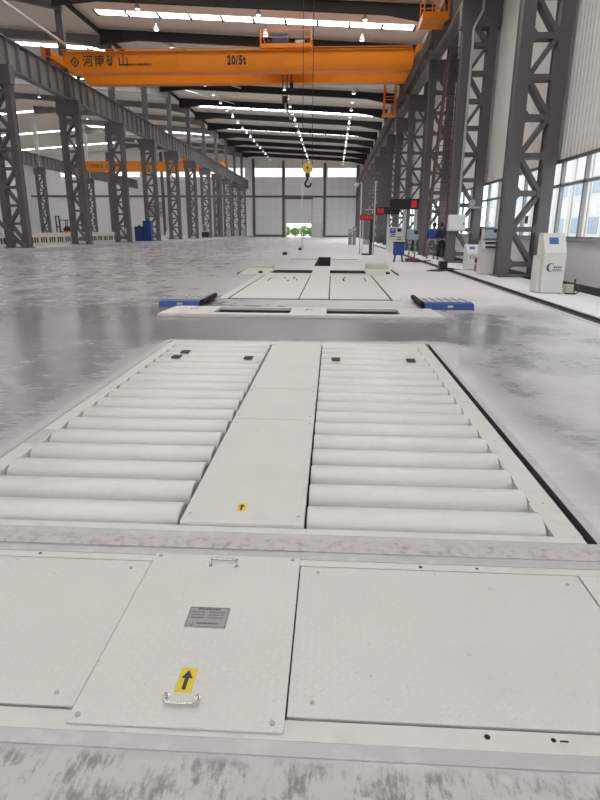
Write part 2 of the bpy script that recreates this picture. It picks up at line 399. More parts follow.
# ------------------------------------------------------------------ roof steel
def rafter(xa, xb, za, zb, m, y, label, group):
    t = thing('roof_rafter', (0, y, za), label, 'rafter', group)
    d = .58
    web = B(); hw = [(xa,za-.4),(xa-(xa-xb)*.12,za+(zb-za)*.12),(xa+(xb-xa)*.88,za+(zb-za)*.88),(xb,zb-.4),(xb,zb+d),(xa,za+d)]
    web.prism(hw, 1, y-.03, y+.03); 
    n = 14
    for i in range(1, n):
        x = xa+(xb-xa)*i/n; z = za+(zb-za)*i/n; web.box(x-.03, x+.03, y-.12, y+.12, z, z+d)
    web.build('web', m, t)
    fl = B()
    for (p, q) in zip(hw[:4], hw[1:4]): fl.bar((p[0],y,p[1]), (q[0],y,q[1]), .34, .06)
    fl.build('bottom_flange', m, t)
    B().bar((xa,y,za+d), (xb,y,zb+d), .34, .06).build('top_flange', m, t)
    return t
r0 = None
for k, y in enumerate(ST[1:14]):
    lab = f'dark steel roof rafter over the right-hand bay, {nth(k)} back from the camera'
    if r0 is None: r0 = rafter(6.3, XL, 14.63, 16.01, 'rafter', y, lab, 'rafters over the main bay')
    else: copy_tree(r0, (0, y, 14.63), lab)
r1 = None
for k, y in enumerate(SL):
    lab = f'grey roof rafter over the left-hand bay beyond the columns, {nth(k)} back'
    if r1 is None: r1 = rafter(XL, X2, 16.01, 17.73, 'beam', y, lab, 'rafters over the left bay')
    else: copy_tree(r1, (0, y, 16.01), lab)
tag(B().box(XL-.12, XL+.12, 22, YF-.4, 16.35, 16.6).build('ridge_beam', 'rafter'), 'long dark beam under the roof ridge above the left column row', 'beam')
tag(B().tube([(-18.2, 30, 13.25), (-18.2, 42.5, 13.25)], .09, 10).build('overhead_pipe', 'palebeam'), 'pale pipe running high along the left upper posts', 'pipe')
for k, (y0, x0, x1) in enumerate(((51.5, -14.5, -9), (59.6, -15.5, -10), (67.8, -17.5, -12), (51.5, -3.5, 2))):
    z0, z1 = zr(x0)-.55, zr(x1)-.55
    tag(B().tube([(x0, y0, z0), (x1, y0+7, z1)], .06, 8).build('roof_brace', 'palebeam'),
        ('slender diagonal roof brace above the crane lettering', 'slender diagonal roof brace further back above the crane', 'slender diagonal roof brace behind the left upper posts', 'slender diagonal roof brace above the crane trolley')[k], 'brace', 'roof braces')

# ------------------------------------------------------------------ lattice columns
def lattice_column(x0, x1, y, zb, zt, ztop, post_x, label, group, pm='steel', foot=True):
    t = thing('lattice_column', ((x0+x1)/2, y, zb), label, 'column', group)
    w = .35; D_ = .46
    for a in (x0, x1-w):
        c = B(); c.box(a, a+w, y, y+.05, zb, zt); c.box(a, a+w, y+D_-.05, y+D_, zb, zt); c.box(a+w/2-.15, a+w/2+.15, y+.05, y+D_-.05, zb, zt)
        c.build('chord', 'steel', t)
    l = B(); h = 1.02; z = zb+.38; k = 0; xa, xb = x0+w-.02, x1-w+.02
    while z < zt-.3:
        l.box(xa, xb, y+.04, y+D_-.04, z-.075, z+.075)
        for gx in (0, 1):
            u = (xa, xa+.12) if gx == 0 else (xb, xb-.12)
            l.prism([(u[0], z-.2), (u[1], z-.08), (u[1], z+.08), (u[0], z+.2)], 1, y+.02, y+.05)
        if z+h < zt:
            p, q = ((xa, z), (xb, z+h)) if k % 2 else ((xb, z), (xa, z+h))
            l.bar((p[0], y+.17, p[1]), (q[0], y+.17, q[1]), .24, .13, (0,1,0)) if False else l.prism([(p[0],p[1]-.1),(p[0],p[1]+.1),(q[0],q[1]+.1),(q[0],q[1]-.1)], 1, y+.05, y+D_-.05)
        else: break
        z += h; k += 1
    l.build('lacing', 'steel', t)
    B().box(x0-.08, x1+.08, y-.1, y+.56, zb, zb+.05).build('base_plate', 'steel', t)
    B().box(x0-.1, x1+.1, y-.03, y+.49, zt-.95, zt).build('cap_plate', 'steel', t)
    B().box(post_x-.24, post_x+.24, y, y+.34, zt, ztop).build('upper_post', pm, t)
    return t
ZB, ZT = 10.08, 11.72
c0 = None
for k, y in enumerate(ST[:14]):
    lab = ('tall dark steel lattice column by the right windows, nearest one, behind the white kiosk' if k == 0 else
           'dark steel lattice column carrying the white electric cabinet' if k == 1 else
           f'dark steel lattice column in the right-hand row, {nth(k)} from the camera')
    if c0 is None: c0 = lattice_column(5.05, 6.42, y, 0, ZB, 14.5, 6.17, lab, 'right-hand lattice columns')
    else: copy_tree(c0, ((5.05+6.42)/2, y, 0), lab)
c1 = None
for k, y in enumerate(SL):
    lab = f'dark steel lattice column in the left-hand row, {nth(k)} from the camera'
    if c1 is None: c1 = lattice_column(XL-.72, XL+.72, y, .25, ZB, 16.3, XL, lab, 'left-hand lattice columns')
    else: copy_tree(c1, (XL, y, .25), lab)
c2 = None
for k, y in enumerate((70, 88, 106, 124)):
    lab = f'dark lattice column standing in the second row far left, {nth(k)} from the front'
    if c2 is None: c2 = lattice_column(X2-.72, X2+.72, y, .25, ZB, 17.4, X2, lab, 'second-row lattice columns', 'palebeam')  # posts coloured pale for the daylight on them; same dark steel as below
    else: copy_tree(c2, (X2, y, .25), lab)
# raking strut at the foot of the first left column
tag(B().bar((XL-2.6, 34.3, 3.6), (XL+.55, 34.3, .3), .18, .18).build('raking_strut', 'steel'), 'slanting dark strut across the foot of the first left column', 'strut')

# ------------------------------------------------------------------ runway beams
def runway(x, y0, y1, label, side, m='beam'):
    t = thing('runway_beam', (x, y0, ZB), label, 'beam')
    B().box(x-.025, x+.025, y0, y1, ZB, ZT).build('web', m, t)
    f = B(); f.box(x-.26, x+.26, y0, y1, ZT-.07, ZT); f.build('top_flange', 'steel', t)
    B().box(x-.26, x+.26, y0, y1, ZB, ZB+.06).build('bottom_flange', m, t)
    s = B(); y = y0+.6
    while y < y1: s.box(x-.22, x+.22, y-.025, y+.025, ZB+.06, ZT-.07); y += 1.25
    s.build('stiffener', m, t)
    B().box(x-.05, x+.05, y0, y1, ZT, ZT+.12).build('crane_rail', 'rust', t)
    return t
runway(XL+.1, 20, YF-1, 'long dark crane runway beam along the left columns', 1)
runway(5.28, 12, YF-1, 'long dark crane runway beam along the right columns', -1)
runway(X2+.1, 55, YF-1, 'crane runway beam on the far-left second column row', 1)
t = thing('conductor_rail', (4.62, 32, 10.3), 'rust-brown conductor bars along the right runway beam', 'rail')
for z in (10.35, 10.6, 10.85): B().bar((4.66, 32, z), (4.66, YF-3, z), .07, .1).build('conductor_bar', 'rust', t)
s = B()
for i in range(60): s.box(4.62, 5.02, 32+i*1.64, 32.06+i*1.64, 10.28, 10.95)
s = s.build('bracket', 'steel', t); s['kind'] = 'stuff'

# ------------------------------------------------------------------ the orange travelling crane
def girder(b, x0, x1, y0, y1, z0, z1):
    tp = .5
    b.prism([(x0,z1),(x1,z1),(x1,z0),(x0+tp,z0),(x0,z0+.5)], 1, y0, y1)
    b.prism([(x0,z1),(x1,z1),(x1,z1+.04),(x0,z1+.04)], 1, y0-.08, y1+.08)
    b.prism([(x0+tp,z0),(x1,z0),(x1,z0-.04),(x0+tp,z0-.04)], 1, y0-.08, y1+.08)
cr = thing('overhead_crane', (-6.6, 43, 11.3), 'big orange overhead travelling crane spanning the hall, marked 20/5t', 'crane')
g1 = B(); girder(g1, -18.1, 4.95, 41.7, 42.3, 11.34, 12.54); g1 = g1.build('girder', 'orange', cr)
g2 = B(); girder(g2, -18.1, 4.95, 44.5, 45.1, 11.30, 12.50); g2.build('girder', 'orange', cr)
for x in (XL+.1, 5.28):
    e = B(); e.box(x-.22, x+.22, 40.6, 46.2, 12.05, 12.55); e.build('end_carriage', 'orange', cr)
    for y in (41.1, 45.7): B().cyl((x-.07, y, 12.02), (x+.07, y, 12.02), .2, 16).build('wheel', 'rust', cr)
B().box(-18.65, -18.35, 40.45, 40.6, 12.05, 12.45).build('buffer', paint('buffer_red', (.35,.02,.03), .5), cr)
rot = (math.pi/2, 0, 0)
for ch, x in zip('河南矿山', (-16.42, -15.62, -14.80, -14.03)): lettering('lettering', ch, .72, 'black', g1, (x, 41.69, 11.98), rot, 1.0, .009)
lettering('lettering', '河南省矿山起重机有限公司', .14, 'black', g1, (-12.95, 41.69, 11.79), rot, .95, .003)
lettering('lettering', '20/5t', .72, 'black', g1, (-6.5, 41.69, 11.97), rot, .66, .032, sp=1.22)
lg = B()
for (p, q) in (((0,.36),(.36,0)), ((.36,0),(0,-.36)), ((0,-.36),(-.36,0)), ((-.36,0),(0,.36))): lg.bar((-17.3+p[0]*.8, 41.69, 11.98+p[1]*.8), (-17.3+q[0]*.8, 41.69, 11.98+q[1]*.8), .02, .07)
for z, w in ((.08, .07), (-.02, .12), (-.1, .06)): lg.box(-17.3-w, -17.3+w, 41.68, 41.70, 11.98+z-.025, 11.98+z+.025)
lg.build('emblem', 'black', g1)
for y in (42.0, 44.8): B().box(-17.5, 4.4, y-.04, y+.04, 12.58, 12.64).build('trolley_rail', 'rust', cr)
w = B(); w.box(-18, 4.8, 41.2, 41.28, 12.55, 12.6)
w.build('cable_tray', 'orange2', cr)
tr = B(); tr.box(-4.95, -1.6, 41.75, 45.1, 12.68, 12.95)
tr = tr.build('trolley_frame', 'orange', cr)
rl = B()
for y in (41.75, 45.05):
    for x in (-4.9, -1.65): rl.box(x-.04, x+.04, y-.04, y+.04, 12.9, 13.75)
    rl.bar((-4.9, y, 13.7), (-1.65, y, 13.7), .05, .05); rl.bar((-4.9, y, 13.3), (-1.65, y, 13.3), .04, .04)
for x in (-4.9, -1.65): rl.bar((x,41.75,13.7), (x,45.05,13.7), .05, .05)
rl.build('trolley_railing', 'orange2', cr)
B().box(-4.2, -3.2, 42.3, 43.1, 12.95, 13.68).build('hoist_motor', 'navy', cr, .05)
B().cyl((-4.55, 42.6, 13.2), (-4.25, 42.6, 13.2), .25, 14).build('brake_drum', 'black', cr)
B().cyl((-2.7, 42.6, 13.15), (-2.1, 42.6, 13.15), .22, 14).build('rope_drum', 'greybox', cr)
B().box(-1.98, -1.72, 42.3, 42.9, 12.95, 13.4).build('gearbox', 'black', cr, .03)
rp = B()
for x in (-3.62, -3.3, -3.0): rp.cyl((x, 43.4, 10.0 if x < -3.1 else 10.9), (x, 43.4, 12.7), .035, 6)
rp.build('hoist_rope', 'black', cr)
hb = B(); hb.box(-3.65, -3.27, 43.25, 43.55, 9.75, 10.2); hb.box(-3.12, -2.88, 43.3, 43.5, 10.6, 11.05); hb.build('hoist_block', 'black', cr, .03)
B().tube([(-3.45, 43.4, 9.75), (-3.42, 43.4, 9.4), (-3.2, 43.4, 9.15), (-3.1, 43.4, 8.8), (-3.0, 43.4, 8.75)], .07).build('hoist_hook', 'palebeam', cr)
cg = B()
for x in (3.6, 4.4):
    for y in (46.2, 47.2): cg.box(x-.04, x+.04, y-.04, y+.04, 9.6, 12.3)
    cg.bar((x,46.2,10.6), (x,47.2,10.6), .05, .05)
for y in (46.2, 47.2):
    for z in (10.2, 10.7): cg.bar((3.6,y,z), (4.4,y,z), .05, .05)
cg.box(3.5, 4.5, 46.1, 47.3, 9.5, 9.62)
cg.box(3.55, 4.45, 45.1, 47.2, 12.2, 12.35)
cg.build('collector_cage', 'orange2', cr)
# orange access platform on the right runway nearer the camera
t = thing('access_platform', (4.6, 30, 10.45), 'small orange railed platform beside the right runway beam, top right', 'platform')
B().box(3.85, 5.0, 29.6, 31.0, 10.45, 10.75).build('deck', 'orange', t)
rl = B()
for x in (3.9, 4.45, 4.98):
    for y in (29.65, 30.95): rl.box(x-.03, x+.03, y-.03, y+.03, 10.75, 11.9)
for y in (29.65, 30.95):
    for z in (11.3, 11.85): rl.bar((3.9,y,z), (4.98,y,z), .05, .05)
rl.bar((4.98,29.65,11.85), (4.98,30.95,11.85), .05, .05)
rl.build('railing', 'orange2', t)
B().box(4.9, 5.02, 30.0, 30.6, 10.3, 10.45).build('bracket', 'steel', t)
# far crane in the left bay
cr2 = thing('overhead_crane', (-31, 104, 11.1), 'small orange overhead crane far away between the left columns', 'crane')
g = B(); girder(g, X2+.4, XL-.5, 104, 104.7, 11.05, 12.6); g = g.build('girder', 'orange', cr2)
lettering('lettering', '河南矿山', .7, 'engr', g, (-40.4, 103.98, 11.85), rot, 1.25, .01)
for x in (X2+.1, XL-.25): B().box(x-.25, x+.25, 102.5, 106.5, 11.9, 12.5).build('end_carriage', 'orange', cr2)
tr = B(); tr.box(-26, -23.5, 103.6, 105.2, 12.6, 13.3); tr.build('trolley_frame', 'orange', cr2)

# hook of the nearer crane, whose own bridge is above the picture
cr3 = thing('overhead_crane', (-6.6, 24.5, 11.6), 'orange crane bridge just above the picture holding the long ropes of the yellow hook block', 'crane')
g = B(); girder(g, -18.1, 4.95, 23.3, 23.9, 11.7, 12.8); g.build('girder', 'orange', cr3)
g = B(); girder(g, -18.1, 4.95, 25.1, 25.7, 11.7, 12.8); g.build('girder', 'orange', cr3)
for x in (XL+.1, 5.28): B().box(x-.22, x+.22, 22.4, 26.6, 12.05, 12.7).build('end_carriage', 'orange', cr3)
B().box(-2.2, .1, 23.4, 25.6, 12.85, 13.2).build('trolley_frame', 'orange', cr3)
hk = thing('hook_block', (-1.05, 24.5, 3.0), 'yellow sheave block with black hook hanging in mid hall', 'hook')
for x in (-1.25, -.87): B().cyl((x, 24.5, 3.85), (x, 24.5, 12.845), .013, 6).build('wire_rope', 'black', hk)
sh = B()
for y in (24.41, 24.5): sh.cyl((-1.05, y, 3.74), (-1.05, y+.07, 3.74), .20, 28)
sh.cyl((-1.05, 24.38, 3.74), (-1.05, 24.60, 3.74), .17, 24); sh = sh.build('sheave', 'hookyellow', hk)
B().cyl((-1.05, 24.36, 3.74), (-1.05, 24.62, 3.74), .05, 12).build('axle', 'black', sh)
B().box(-1.14, -.96, 24.42, 24.58, 3.40, 3.58).build('swivel', 'black', hk, .02)
pts = [(-1.05, 24.5, 3.42), (-1.06, 24.5, 3.32)] + [(-1.03+.115*math.cos(a), 24.5, 3.15+.115*math.sin(a)) for a in [math.radians(v) for v in range(140, 390, 18)]]
B().tube(pts, .042, 10).build('hook', 'black', hk)

# ------------------------------------------------------------------ pendant lamps
def lamp(x, y, zb, label, group):
    t = thing('pendant_lamp', (x, y, zb), label, 'lamp', group)
    B().lathe([(.23,0),(.21,.06),(.12,.22),(.07,.28),(.07,.42)], (x,y,zb), 14).build('lamp_shade', 'lampshade', t)
    B().cyl((x,y,zb-.02), (x,y,zb+.02), .14, 14).build('bulb', 'lamp', t)
    B().cyl((x,y,zb+.42), (x,y,zr(x)-.05), .015, 6).build('suspension_rod', 'rafter', t)
    return t
for x, row in ((1.85, 'right row'), (-5.2, 'middle row'), (-13.3, 'left row')):
    l0 = None
    for k in range(23):
        y = 34.8+4.2*k; z = zr(x)-1.0
        lab = f'lit pendant lamp under the roof, {row}, {nth(k)} from the camera'
        if l0 is None: l0 = lamp(x, y, z, lab, 'pendant lamps over the main bay')
        else: copy_tree(l0, (x, y, z), lab)
for x in (-27.0, -35.5):
    l0 = None
    for k in range(12):
        y = 46+7*k
        lab = f'lit pendant lamp in the left bay, {"inner" if x > -30 else "outer"} row, {nth(k)} from the front'
        if l0 is None: l0 = lamp(x, y, zr(x)-1.4, lab, 'pendant lamps over the left bay')
        else: copy_tree(l0, (x, y, zr(x)-1.4), lab)

# ------------------------------------------------------------------ near machine (cover plates over the first pit)
def flat(name, m, x0, x1, y0, y1, z0, z1, label=None, cat=None, group=None, bevel=.002):
    o = B().box(x0, x1, y0, y1, z0, z1).build(name, m, bevel=bevel)
    if label: tag(o, label, cat, group)
    return o
def bolts(parent, pts, z, r=.008):
    for x, y in pts:
        B().cyl((x,y,z-.001), (x,y,z+.003), r, 12).build('bolt', 'bolt', parent)
t = thing('pit_frame', (-.4, 1.65, 0), 'steel frame with white bars around the nearest cover plates', 'frame')
g = B(); 
for a in ((AX0-.06, AX1+.06, 1.166, 1.212), (AX0-.06, AX1+.06, 2.103, 2.148), (AX0-.06, AX0, 1.166, 2.148), (AX1, AX1+.06, 1.166, 2.148)): g.box(*a, -.05, .004)
g.build('edge_angle', 'galv', t, .002)
B().box(AX0, AX1, 1.213, 1.283, -.06, .003).build('cross_bar', 'bar', t, .002)
B().box(AX0, AX1, 2.056, 2.101, -.06, .003).build('cross_bar', 'bar', t, .002)
B().box(1.018, AX1-.005, 1.284, 2.055, -.06, .003).build('side_bar', 'bar', t, .002)
B().box(AX0+.005, -1.83, 1.284, 2.055, -.06, .003).build('side_bar', 'bar', t, .002)
B().box(-.75, -.09, 1.284, 2.055, -.25, -.03).build('support_beam', 'pit', t)
for x, y, r in ((.451,1.258,.0085),(.629,1.258,.007),(.39,2.077,.008),(.62,2.08,.006),(-1.22,2.083,.007)): B().cyl((x,y,-.01), (x,y,.0038), r, 14).build('bolt_hole', 'hole', t)
B().box(.645, .668, 1.253, 1.258, .0, .0038).build('key_slot', 'hole', t)
p = flat('cover_plate', 'plate', -.1025, 1.008, 1.292, 2.047, -.02, .006, 'white tread-plate cover, right of the plate with two handles', 'cover plate', 'near cover plates')
bolts(p, ((-.032,1.346),(-.031,2.007),(.946,1.986),(.95,1.345)), .006, .007)
p = flat('cover_plate', 'plate', -1.825, -.7235, 1.292, 2.047, -.02, .006, 'white tread-plate cover, left of the plate with two handles', 'cover plate', 'near cover plates')
bolts(p, ((-.794,1.338),(-.795,1.995),(-1.76,1.34),(-1.76,1.99)), .006, .007)
p = flat('cover_plate', 'plate', -.719, -.107, 1.232, 2.098, .004, .014, 'white tread-plate cover with nameplate, yellow arrow and two handles', 'cover plate', bevel=.003)
bolts(p, ((-.693,1.255),(-.14,1.257),(-.695,2.08),(-.139,2.08)), .014, .0085)
def handle(x0, x1, ym, yb, parent, z=.014):
    k = .25*(yb-ym); b = B()
    b.tube([(x0,ym,z), (x0,ym,z+.012), (x0,ym+k,z+.016), (x0,yb-k*.8,z+.012), (x0+.008,yb,z+.010), (x1-.008,yb,z+.010), (x1,yb-k*.8,z+.012), (x1,ym+k,z+.016), (x1,ym,z+.012), (x1,ym,z)], .0048, 10)
    for x in (x0, x1): b.cyl((x,ym,z), (x,ym,z+.004), .010, 14)
    return b.build('handle', 'chrome', parent)
handle(-.460, -.367, 1.333, 1.303, p); handle(-.472, -.366, 2.018, 2.052, p)
npx = -.414; npl = B().box(-.487, -.342, 1.639, 1.749, .014, .0165).build('nameplate', 'plateeng', p, .001)
e = B(); rr = random.Random(3)
def dashes(e, x0, x1, y, h, z, pw=.004):
    x = x0
    while x < x1:
        w = pw*rr.uniform(.6, 1.3); e.box(x, min(x+w, x1), y-h/2, y+h/2, z, z+.0004); x += w+.0018
dashes(e, -.455, -.375, 1.737, .009, .0165, .008)
for y in (1.720, 1.705, 1.690): dashes(e, -.475, -.428, y, .005, .0165); dashes(e, -.412, -.358, y, .005, .0165)
dashes(e, -.445, -.37, 1.66, .008, .0165, .006)
for a in ((-.4835,-.3455,1.6425,1.644),(-.4835,-.3455,1.7445,1.746),(-.4835,-.482,1.6425,1.746),(-.347,-.3455,1.6425,1.746)): e.box(*a, .0165, .0169)
e.build('engraving', 'engr', npl)
B().cyl((-.462,1.652,.0165), (-.462,1.652,.019), .004, 10).build('rivet', 'chrome', npl)
def arrow_sticker(parent, x0, x1, y0, y1, z, lean=0):
    s = B().box(x0, x1, y0, y1, z, z+.0006).build('arrow_sticker', 'yellow', parent)
    cx = (x0+x1)/2; h = y1-y0; w = x1-x0
    a = B().prism([(cx-w*.11,y0+h*.12),(cx+w*.11,y0+h*.12),(cx+w*.11,y0+h*.58),(cx+w*.32,y0+h*.58),(cx,y0+h*.9),(cx-w*.32,y0+h*.58),(cx-w*.11,y0+h*.58)], 2, z+.0006, z+.0022)
    a.build('arrow', 'black', s)
arrow_sticker(p, -.444, -.391, 1.351, 1.45, .014)

# ------------------------------------------------------------------ roller bed
t = thing('roller_bed', (-.4, 4.6, 0), 'white steel frame around the two banks of rollers', 'frame')
g = B()
g.box(AX0-.06, AX1+.10, 2.258, 2.306, -.05, .004); g.box(AX0-.06, AX1+.10, 6.985, 7.03, -.05, .004)
g.box(AX0-.09, AX0-.012, 2.306, 6.985, -.05, .004); g.box(AX1+.037, AX1+.085, 2.306, 6.985, -.05, .004)
g.build('edge_angle', 'galv', t, .002)
B().box(AX0+.012, AX1-.012, 2.308, 2.362, -.1, .004).build('cross_bar', 'bar', t, .002)
B().box(AX0+.012, AX1-.012, 6.79, 6.97, -.1, .004).build('cross_bar', 'bar', t, .002)
B().box(AX0+.006, -1.872, 2.362, 6.79, -.1, .004).build('side_bar', 'bar', t, .002)
B().box(1.035, AX1-.008, 2.362, 6.79, -.1, .004).build('side_bar', 'bar', t, .002)
B().box(AX1-.006, AX1+.036, 2.31, 6.98, -.3, -.04).build('gap_channel', 'hole', t)
for y in (2.7, 3.6, 4.5, 5.4, 6.3):
    for x in (1.10, -1.93): B().cyl((x,y,0), (x,y,.0048), .008, 10).build('bolt', 'bolt', t)
for i in range(16):
    y = 2.50+.258*i+.129
    for xa, xb in ((-1.871, -1.855), (1.02, 1.034)): B().box(xa, xb, y-.05, y+.05, -.12, .012).build('bearing_lug', 'bar', t)
B().box(-1.965, -1.885, 3.35, 3.62, .004, .007).build('worn_patch', 'galv', t)
for x0, x1, bank in ((-1.848, -.712, 'left'), (-.095, 1.018, 'right')):
    r0 = None
    for i in range(17):
        y = 2.50+.258*i; z = -.086; r = .121
        lab = f'long white roller in the {bank} bank, {nth(i)} from the near end'
        if r0 is None:
            r0 = thing('roller', ((x0+x1)/2, y, z), lab, 'roller', f'rollers in the {bank} bank')
            b = B(); n = 40
            prof = [(x0, r-.006), (x0+.006, r), (x1-.006, r), (x1, r-.006)]
            rings = [[b.bm.verts.new((px, y+rr_*math.cos(2*math.pi*k/n), z+rr_*math.sin(2*math.pi*k/n))) for k in range(n)] for px, rr_ in prof]
            for A, C in zip(rings, rings[1:]):
                for k in range(n):
                    f = b.bm.faces.new((A[k], A[(k+1)%n], C[(k+1)%n], C[k])); f.smooth = True
            b.bm.faces.new(rings[0]); b.bm.faces.new(rings[-1])
            b.build('roller_drum', 'roller', r0)
            B().cyl((x0-.005,y,z), (x1+.005,y,z), .03, 14).build('shaft', 'pit', r0)
        else: copy_tree(r0, ((x0+x1)/2, y, z), lab)
# soft black pads on the far rollers
for i, (x, ri, lab) in enumerate(((-1.63, 13, 'small dark pad on the far left rollers, nearer of the two at left'), (-1.60, 14, 'small dark pad on the far left rollers, farther of the two at left'),
                                  (-.86, 13, 'small dark pad on a far roller close to the middle cover'), (.06, 13, 'small dark pad on the far right rollers near the middle cover'), (.84, 13, 'small dark pad on the far right rollers near the right rail'))):
    y = 2.50+.258*ri
    tag(B().box(x-.045, x+.045, y-.055, y+.055, .0345, .049).build('dark_pad', 'pit', bevel=.004), lab, 'pad', 'dark pads on the rollers')
for x0, x1, y0, y1, lab in ((-.69, -.106, 2.366, 3.893, 'long white middle cover with small yellow arrow between the roller banks'), (-.69, -.106, 3.899, 4.728, 'white middle cover plate between the rollers, second from the near end'),
                            (-.69, -.106, 4.734, 6.785, 'white middle cover plate between the rollers, farthest one')):
    p = flat('middle_cover', 'plate', x0, x1, y0, y1, -.02, .02, lab, 'cover plate', 'middle covers', .003)
    bolts(p, ((x0+.03, y0+.08), (x1-.03, y0+.08), (x0+.03, y1-.08), (x1-.03, y1-.08)), .02, .007)
    if y0 < 3: arrow_sticker(p, -.442, -.398, 2.483, 2.563, .02)
    for xx in (x0, x1):
        s = B().box(xx-.003, xx+.003, y0, y1, -.25, -.02); s.build('side_skirt', 'hole', p)

# ------------------------------------------------------------------ second machine: low white cross plate, blue ramps, more plates
t = thing('test_roller_frame', (-.49, 9.5, 0), 'low white cross plate with two dark roller slots behind the roller bed', 'frame')
b = B(); zt = .05
b.prism([(-2.78,9.0),(-1.92,9.0),(-1.92,10.0),(-2.72,10.0)], 2, .001, zt); b.box(-1.92, 1.12, 9.0, 9.22, .001, zt); b.box(-1.92, 1.12, 9.87, 9.98, .001, zt)
b.box(-.67, -.07, 9.22, 9.87, .001, zt); b.prism([(1.12,9.0),(1.78,9.0),(1.72,10.0),(1.12,10.0)], 2, .001, zt)
b.build('frame_plate', 'white', t, .004)
for x0, x1 in ((-1.9, -.69), (-.05, 1.1)):
    for y, in ((9.38,), (9.7,)): B().cyl((x0, y, -.13), (x1, y, -.13), .10, 20).build('test_roller', 'pit', t)
for x, lab in ((-.37, 0), (1.45, 0), (-2.3, 0)): B().tube([(x-.06,9.55,zt), (x-.05,9.54,zt+.02), (x+.05,9.54,zt+.02), (x+.06,9.55,zt)], .006, 6).build('handle', 'galv', t)
def ramp(x0, x1, flip, label):
    t = thing('wheel_ramp', ((x0+x1)/2, 10.9, 0), label, 'ramp', 'blue wheel ramps')
    B().prism([(10.2,.001),(11.55,.001),(11.45,.07),(10.42,.115),(10.27,.1)], 0, x0, x1).build('ramp_body', 'blue', t, .006)
    B().prism([(10.42,.1151),(11.43,.0715),(11.43,.078),(10.42,.122)], 0, x0+.02, x1-.02).build('tread_panel', 'ramptop', t)
    s = B(); n = 6
    for i in range(n):
        x = x0+.08+(x1-x0-.16)*i/(n-1)
        s.bar((x, 10.5, .1195), (x+.02, 11.3, .084), .02, .012)
    s.build('slot_bar', 'navy', t)
    lip = B(); xe = x1 if flip else x0; sg = 1 if flip else -1
    lip.prism([(xe,.01),(xe+sg*.05,.02),(xe+sg*.09,.07),(xe+sg*.085,.12),(xe+sg*.04,.13),(xe,.11)], 1, 10.3, 11.5); lip.build('end_lip', 'hole', t, .01)
    B().box((x0+x1)/2-.03, (x0+x1)/2+.06, 10.225, 10.235, .04, .075).build('badge', 'white', t)
ramp(-3.12, -2.38, True, 'blue wheel ramp on the floor to the left of the white cross plate')
ramp(1.66, 2.52, False, 'blue wheel ramp on the floor to the right of the white cross plate')
for x0, x1, y0, y1, lab in ((-2.05, -.668, 11.6, 18.1, 'flat white floor cover far down the line, left of the narrow middle one'), (-.638, -.058, 11.6, 21.2, 'narrow white middle floor cover far down the line'), (-.028, 1.18, 11.6, 18.1, 'flat white floor cover far down the line, right of the narrow middle one')):
    p = flat('floor_cover', 'white', x0, x1, y0, y1, .001, .018, lab, 'cover plate', 'distant floor covers', 0)
    if x1-x0 > 1:
        s = B()
        for u, v, w, h in ((.22,.72,.03,1.1), (.62,.66,.05,.35), (.7,.8,.06,.5), (.78,.7,.04,.4), (.5,.8,.05,.35)) if x0 < -1 else ((.3,.72,.05,.9), (.34,.85,.06,.3), (.8,.74,.03,1.2)):
            cx, cy = x0+(x1-x0)*u, y0+(y1-y0)*v; s.box(cx-w/2, cx+w/2, cy-h/2, cy+h/2, .018, .0195)
        s.build('slot', 'hole', p)
t = thing('cover_surround', (-.43, 15, 0), 'thin white floor rim edging the distant floor covers', 'frame')
b = B(); b.box(-2.28, -2.1, 11.5, 18.3, .001, .012); b.box(1.23, 1.4, 11.5, 18.3, .001, .012); b.build('rim', 'bar', t)
b = B(); b.box(-2.1, -2.055, 11.5, 18.3, .001, .006); b.box(1.185, 1.23, 11.5, 18.3, .001, .006); b.box(-2.1, 1.23, 11.52, 11.59, .001, .005); b.box(-.666, -.64, 11.6, 18.1, .001, .005); b.box(-.056, -.03, 11.6, 18.1, .001, .005); b.build('rim_gap', 'pit', t)
b = B(); b.box(-2.0, -.66, 18.25, 18.74, .001, .02); b.box(-.045, 1.12, 18.25, 18.74, .001, .02); b.build('front_strip', 'white', t)
for x0, x1, h, lab in ((-2.85, -2.1, .13, 'low beige guard block at the left end of the far dark slots'), (1.22, 1.95, .2, 'low beige guard block at the right end of the far dark slots')):
    t = thing('guard_block', ((x0+x1)/2, 20, 0), lab, 'guard', 'beige guard blocks')
    B().box(x0, x1, 20.4, 21.3, .001, h).build('block', 'beige', t, .01)
    B().prism([(18.35,.001),(20.4,.001),(20.4,.06),(18.5,.02)], 0, x0-.1, x1+.05).build('apron_plate', 'white', t)
    B().box((x0-.16) if x0 < 0 else x1+.1, (x0-.1) if x0 < 0 else x1+.16, 18.35, 20.6, .001, .03).build('edge_strip', 'pit', t)
    B().box(x0+.5, x0+.62, 18.55, 18.75, .02, .08).build('lug', 'black', t)
for x0, x1, y, lab in ((-2.05, -.75, 28.4, 'thin dark drain slot in the floor left of the deep pit'), (0, 1.25, 28.2, 'thin dark drain slot in the floor right of the deep pit')):
    tag(B().box(x0, x1, y, y+.32, .001, .012).build('drain_cover', 'pit'), lab, 'drain', 'drain slots')
for x, y, lab in ((-2.68, 33.3, 'small dark floor anchor left of the deep pit'), (-2.31, 42.2, 'small dark floor anchor farther down the left lane')):
    tag(B().box(x-.12, x+.12, y-.1, y+.1, .001, .16).build('floor_anchor', 'black', bevel=.02), lab, 'anchor', 'floor anchors')

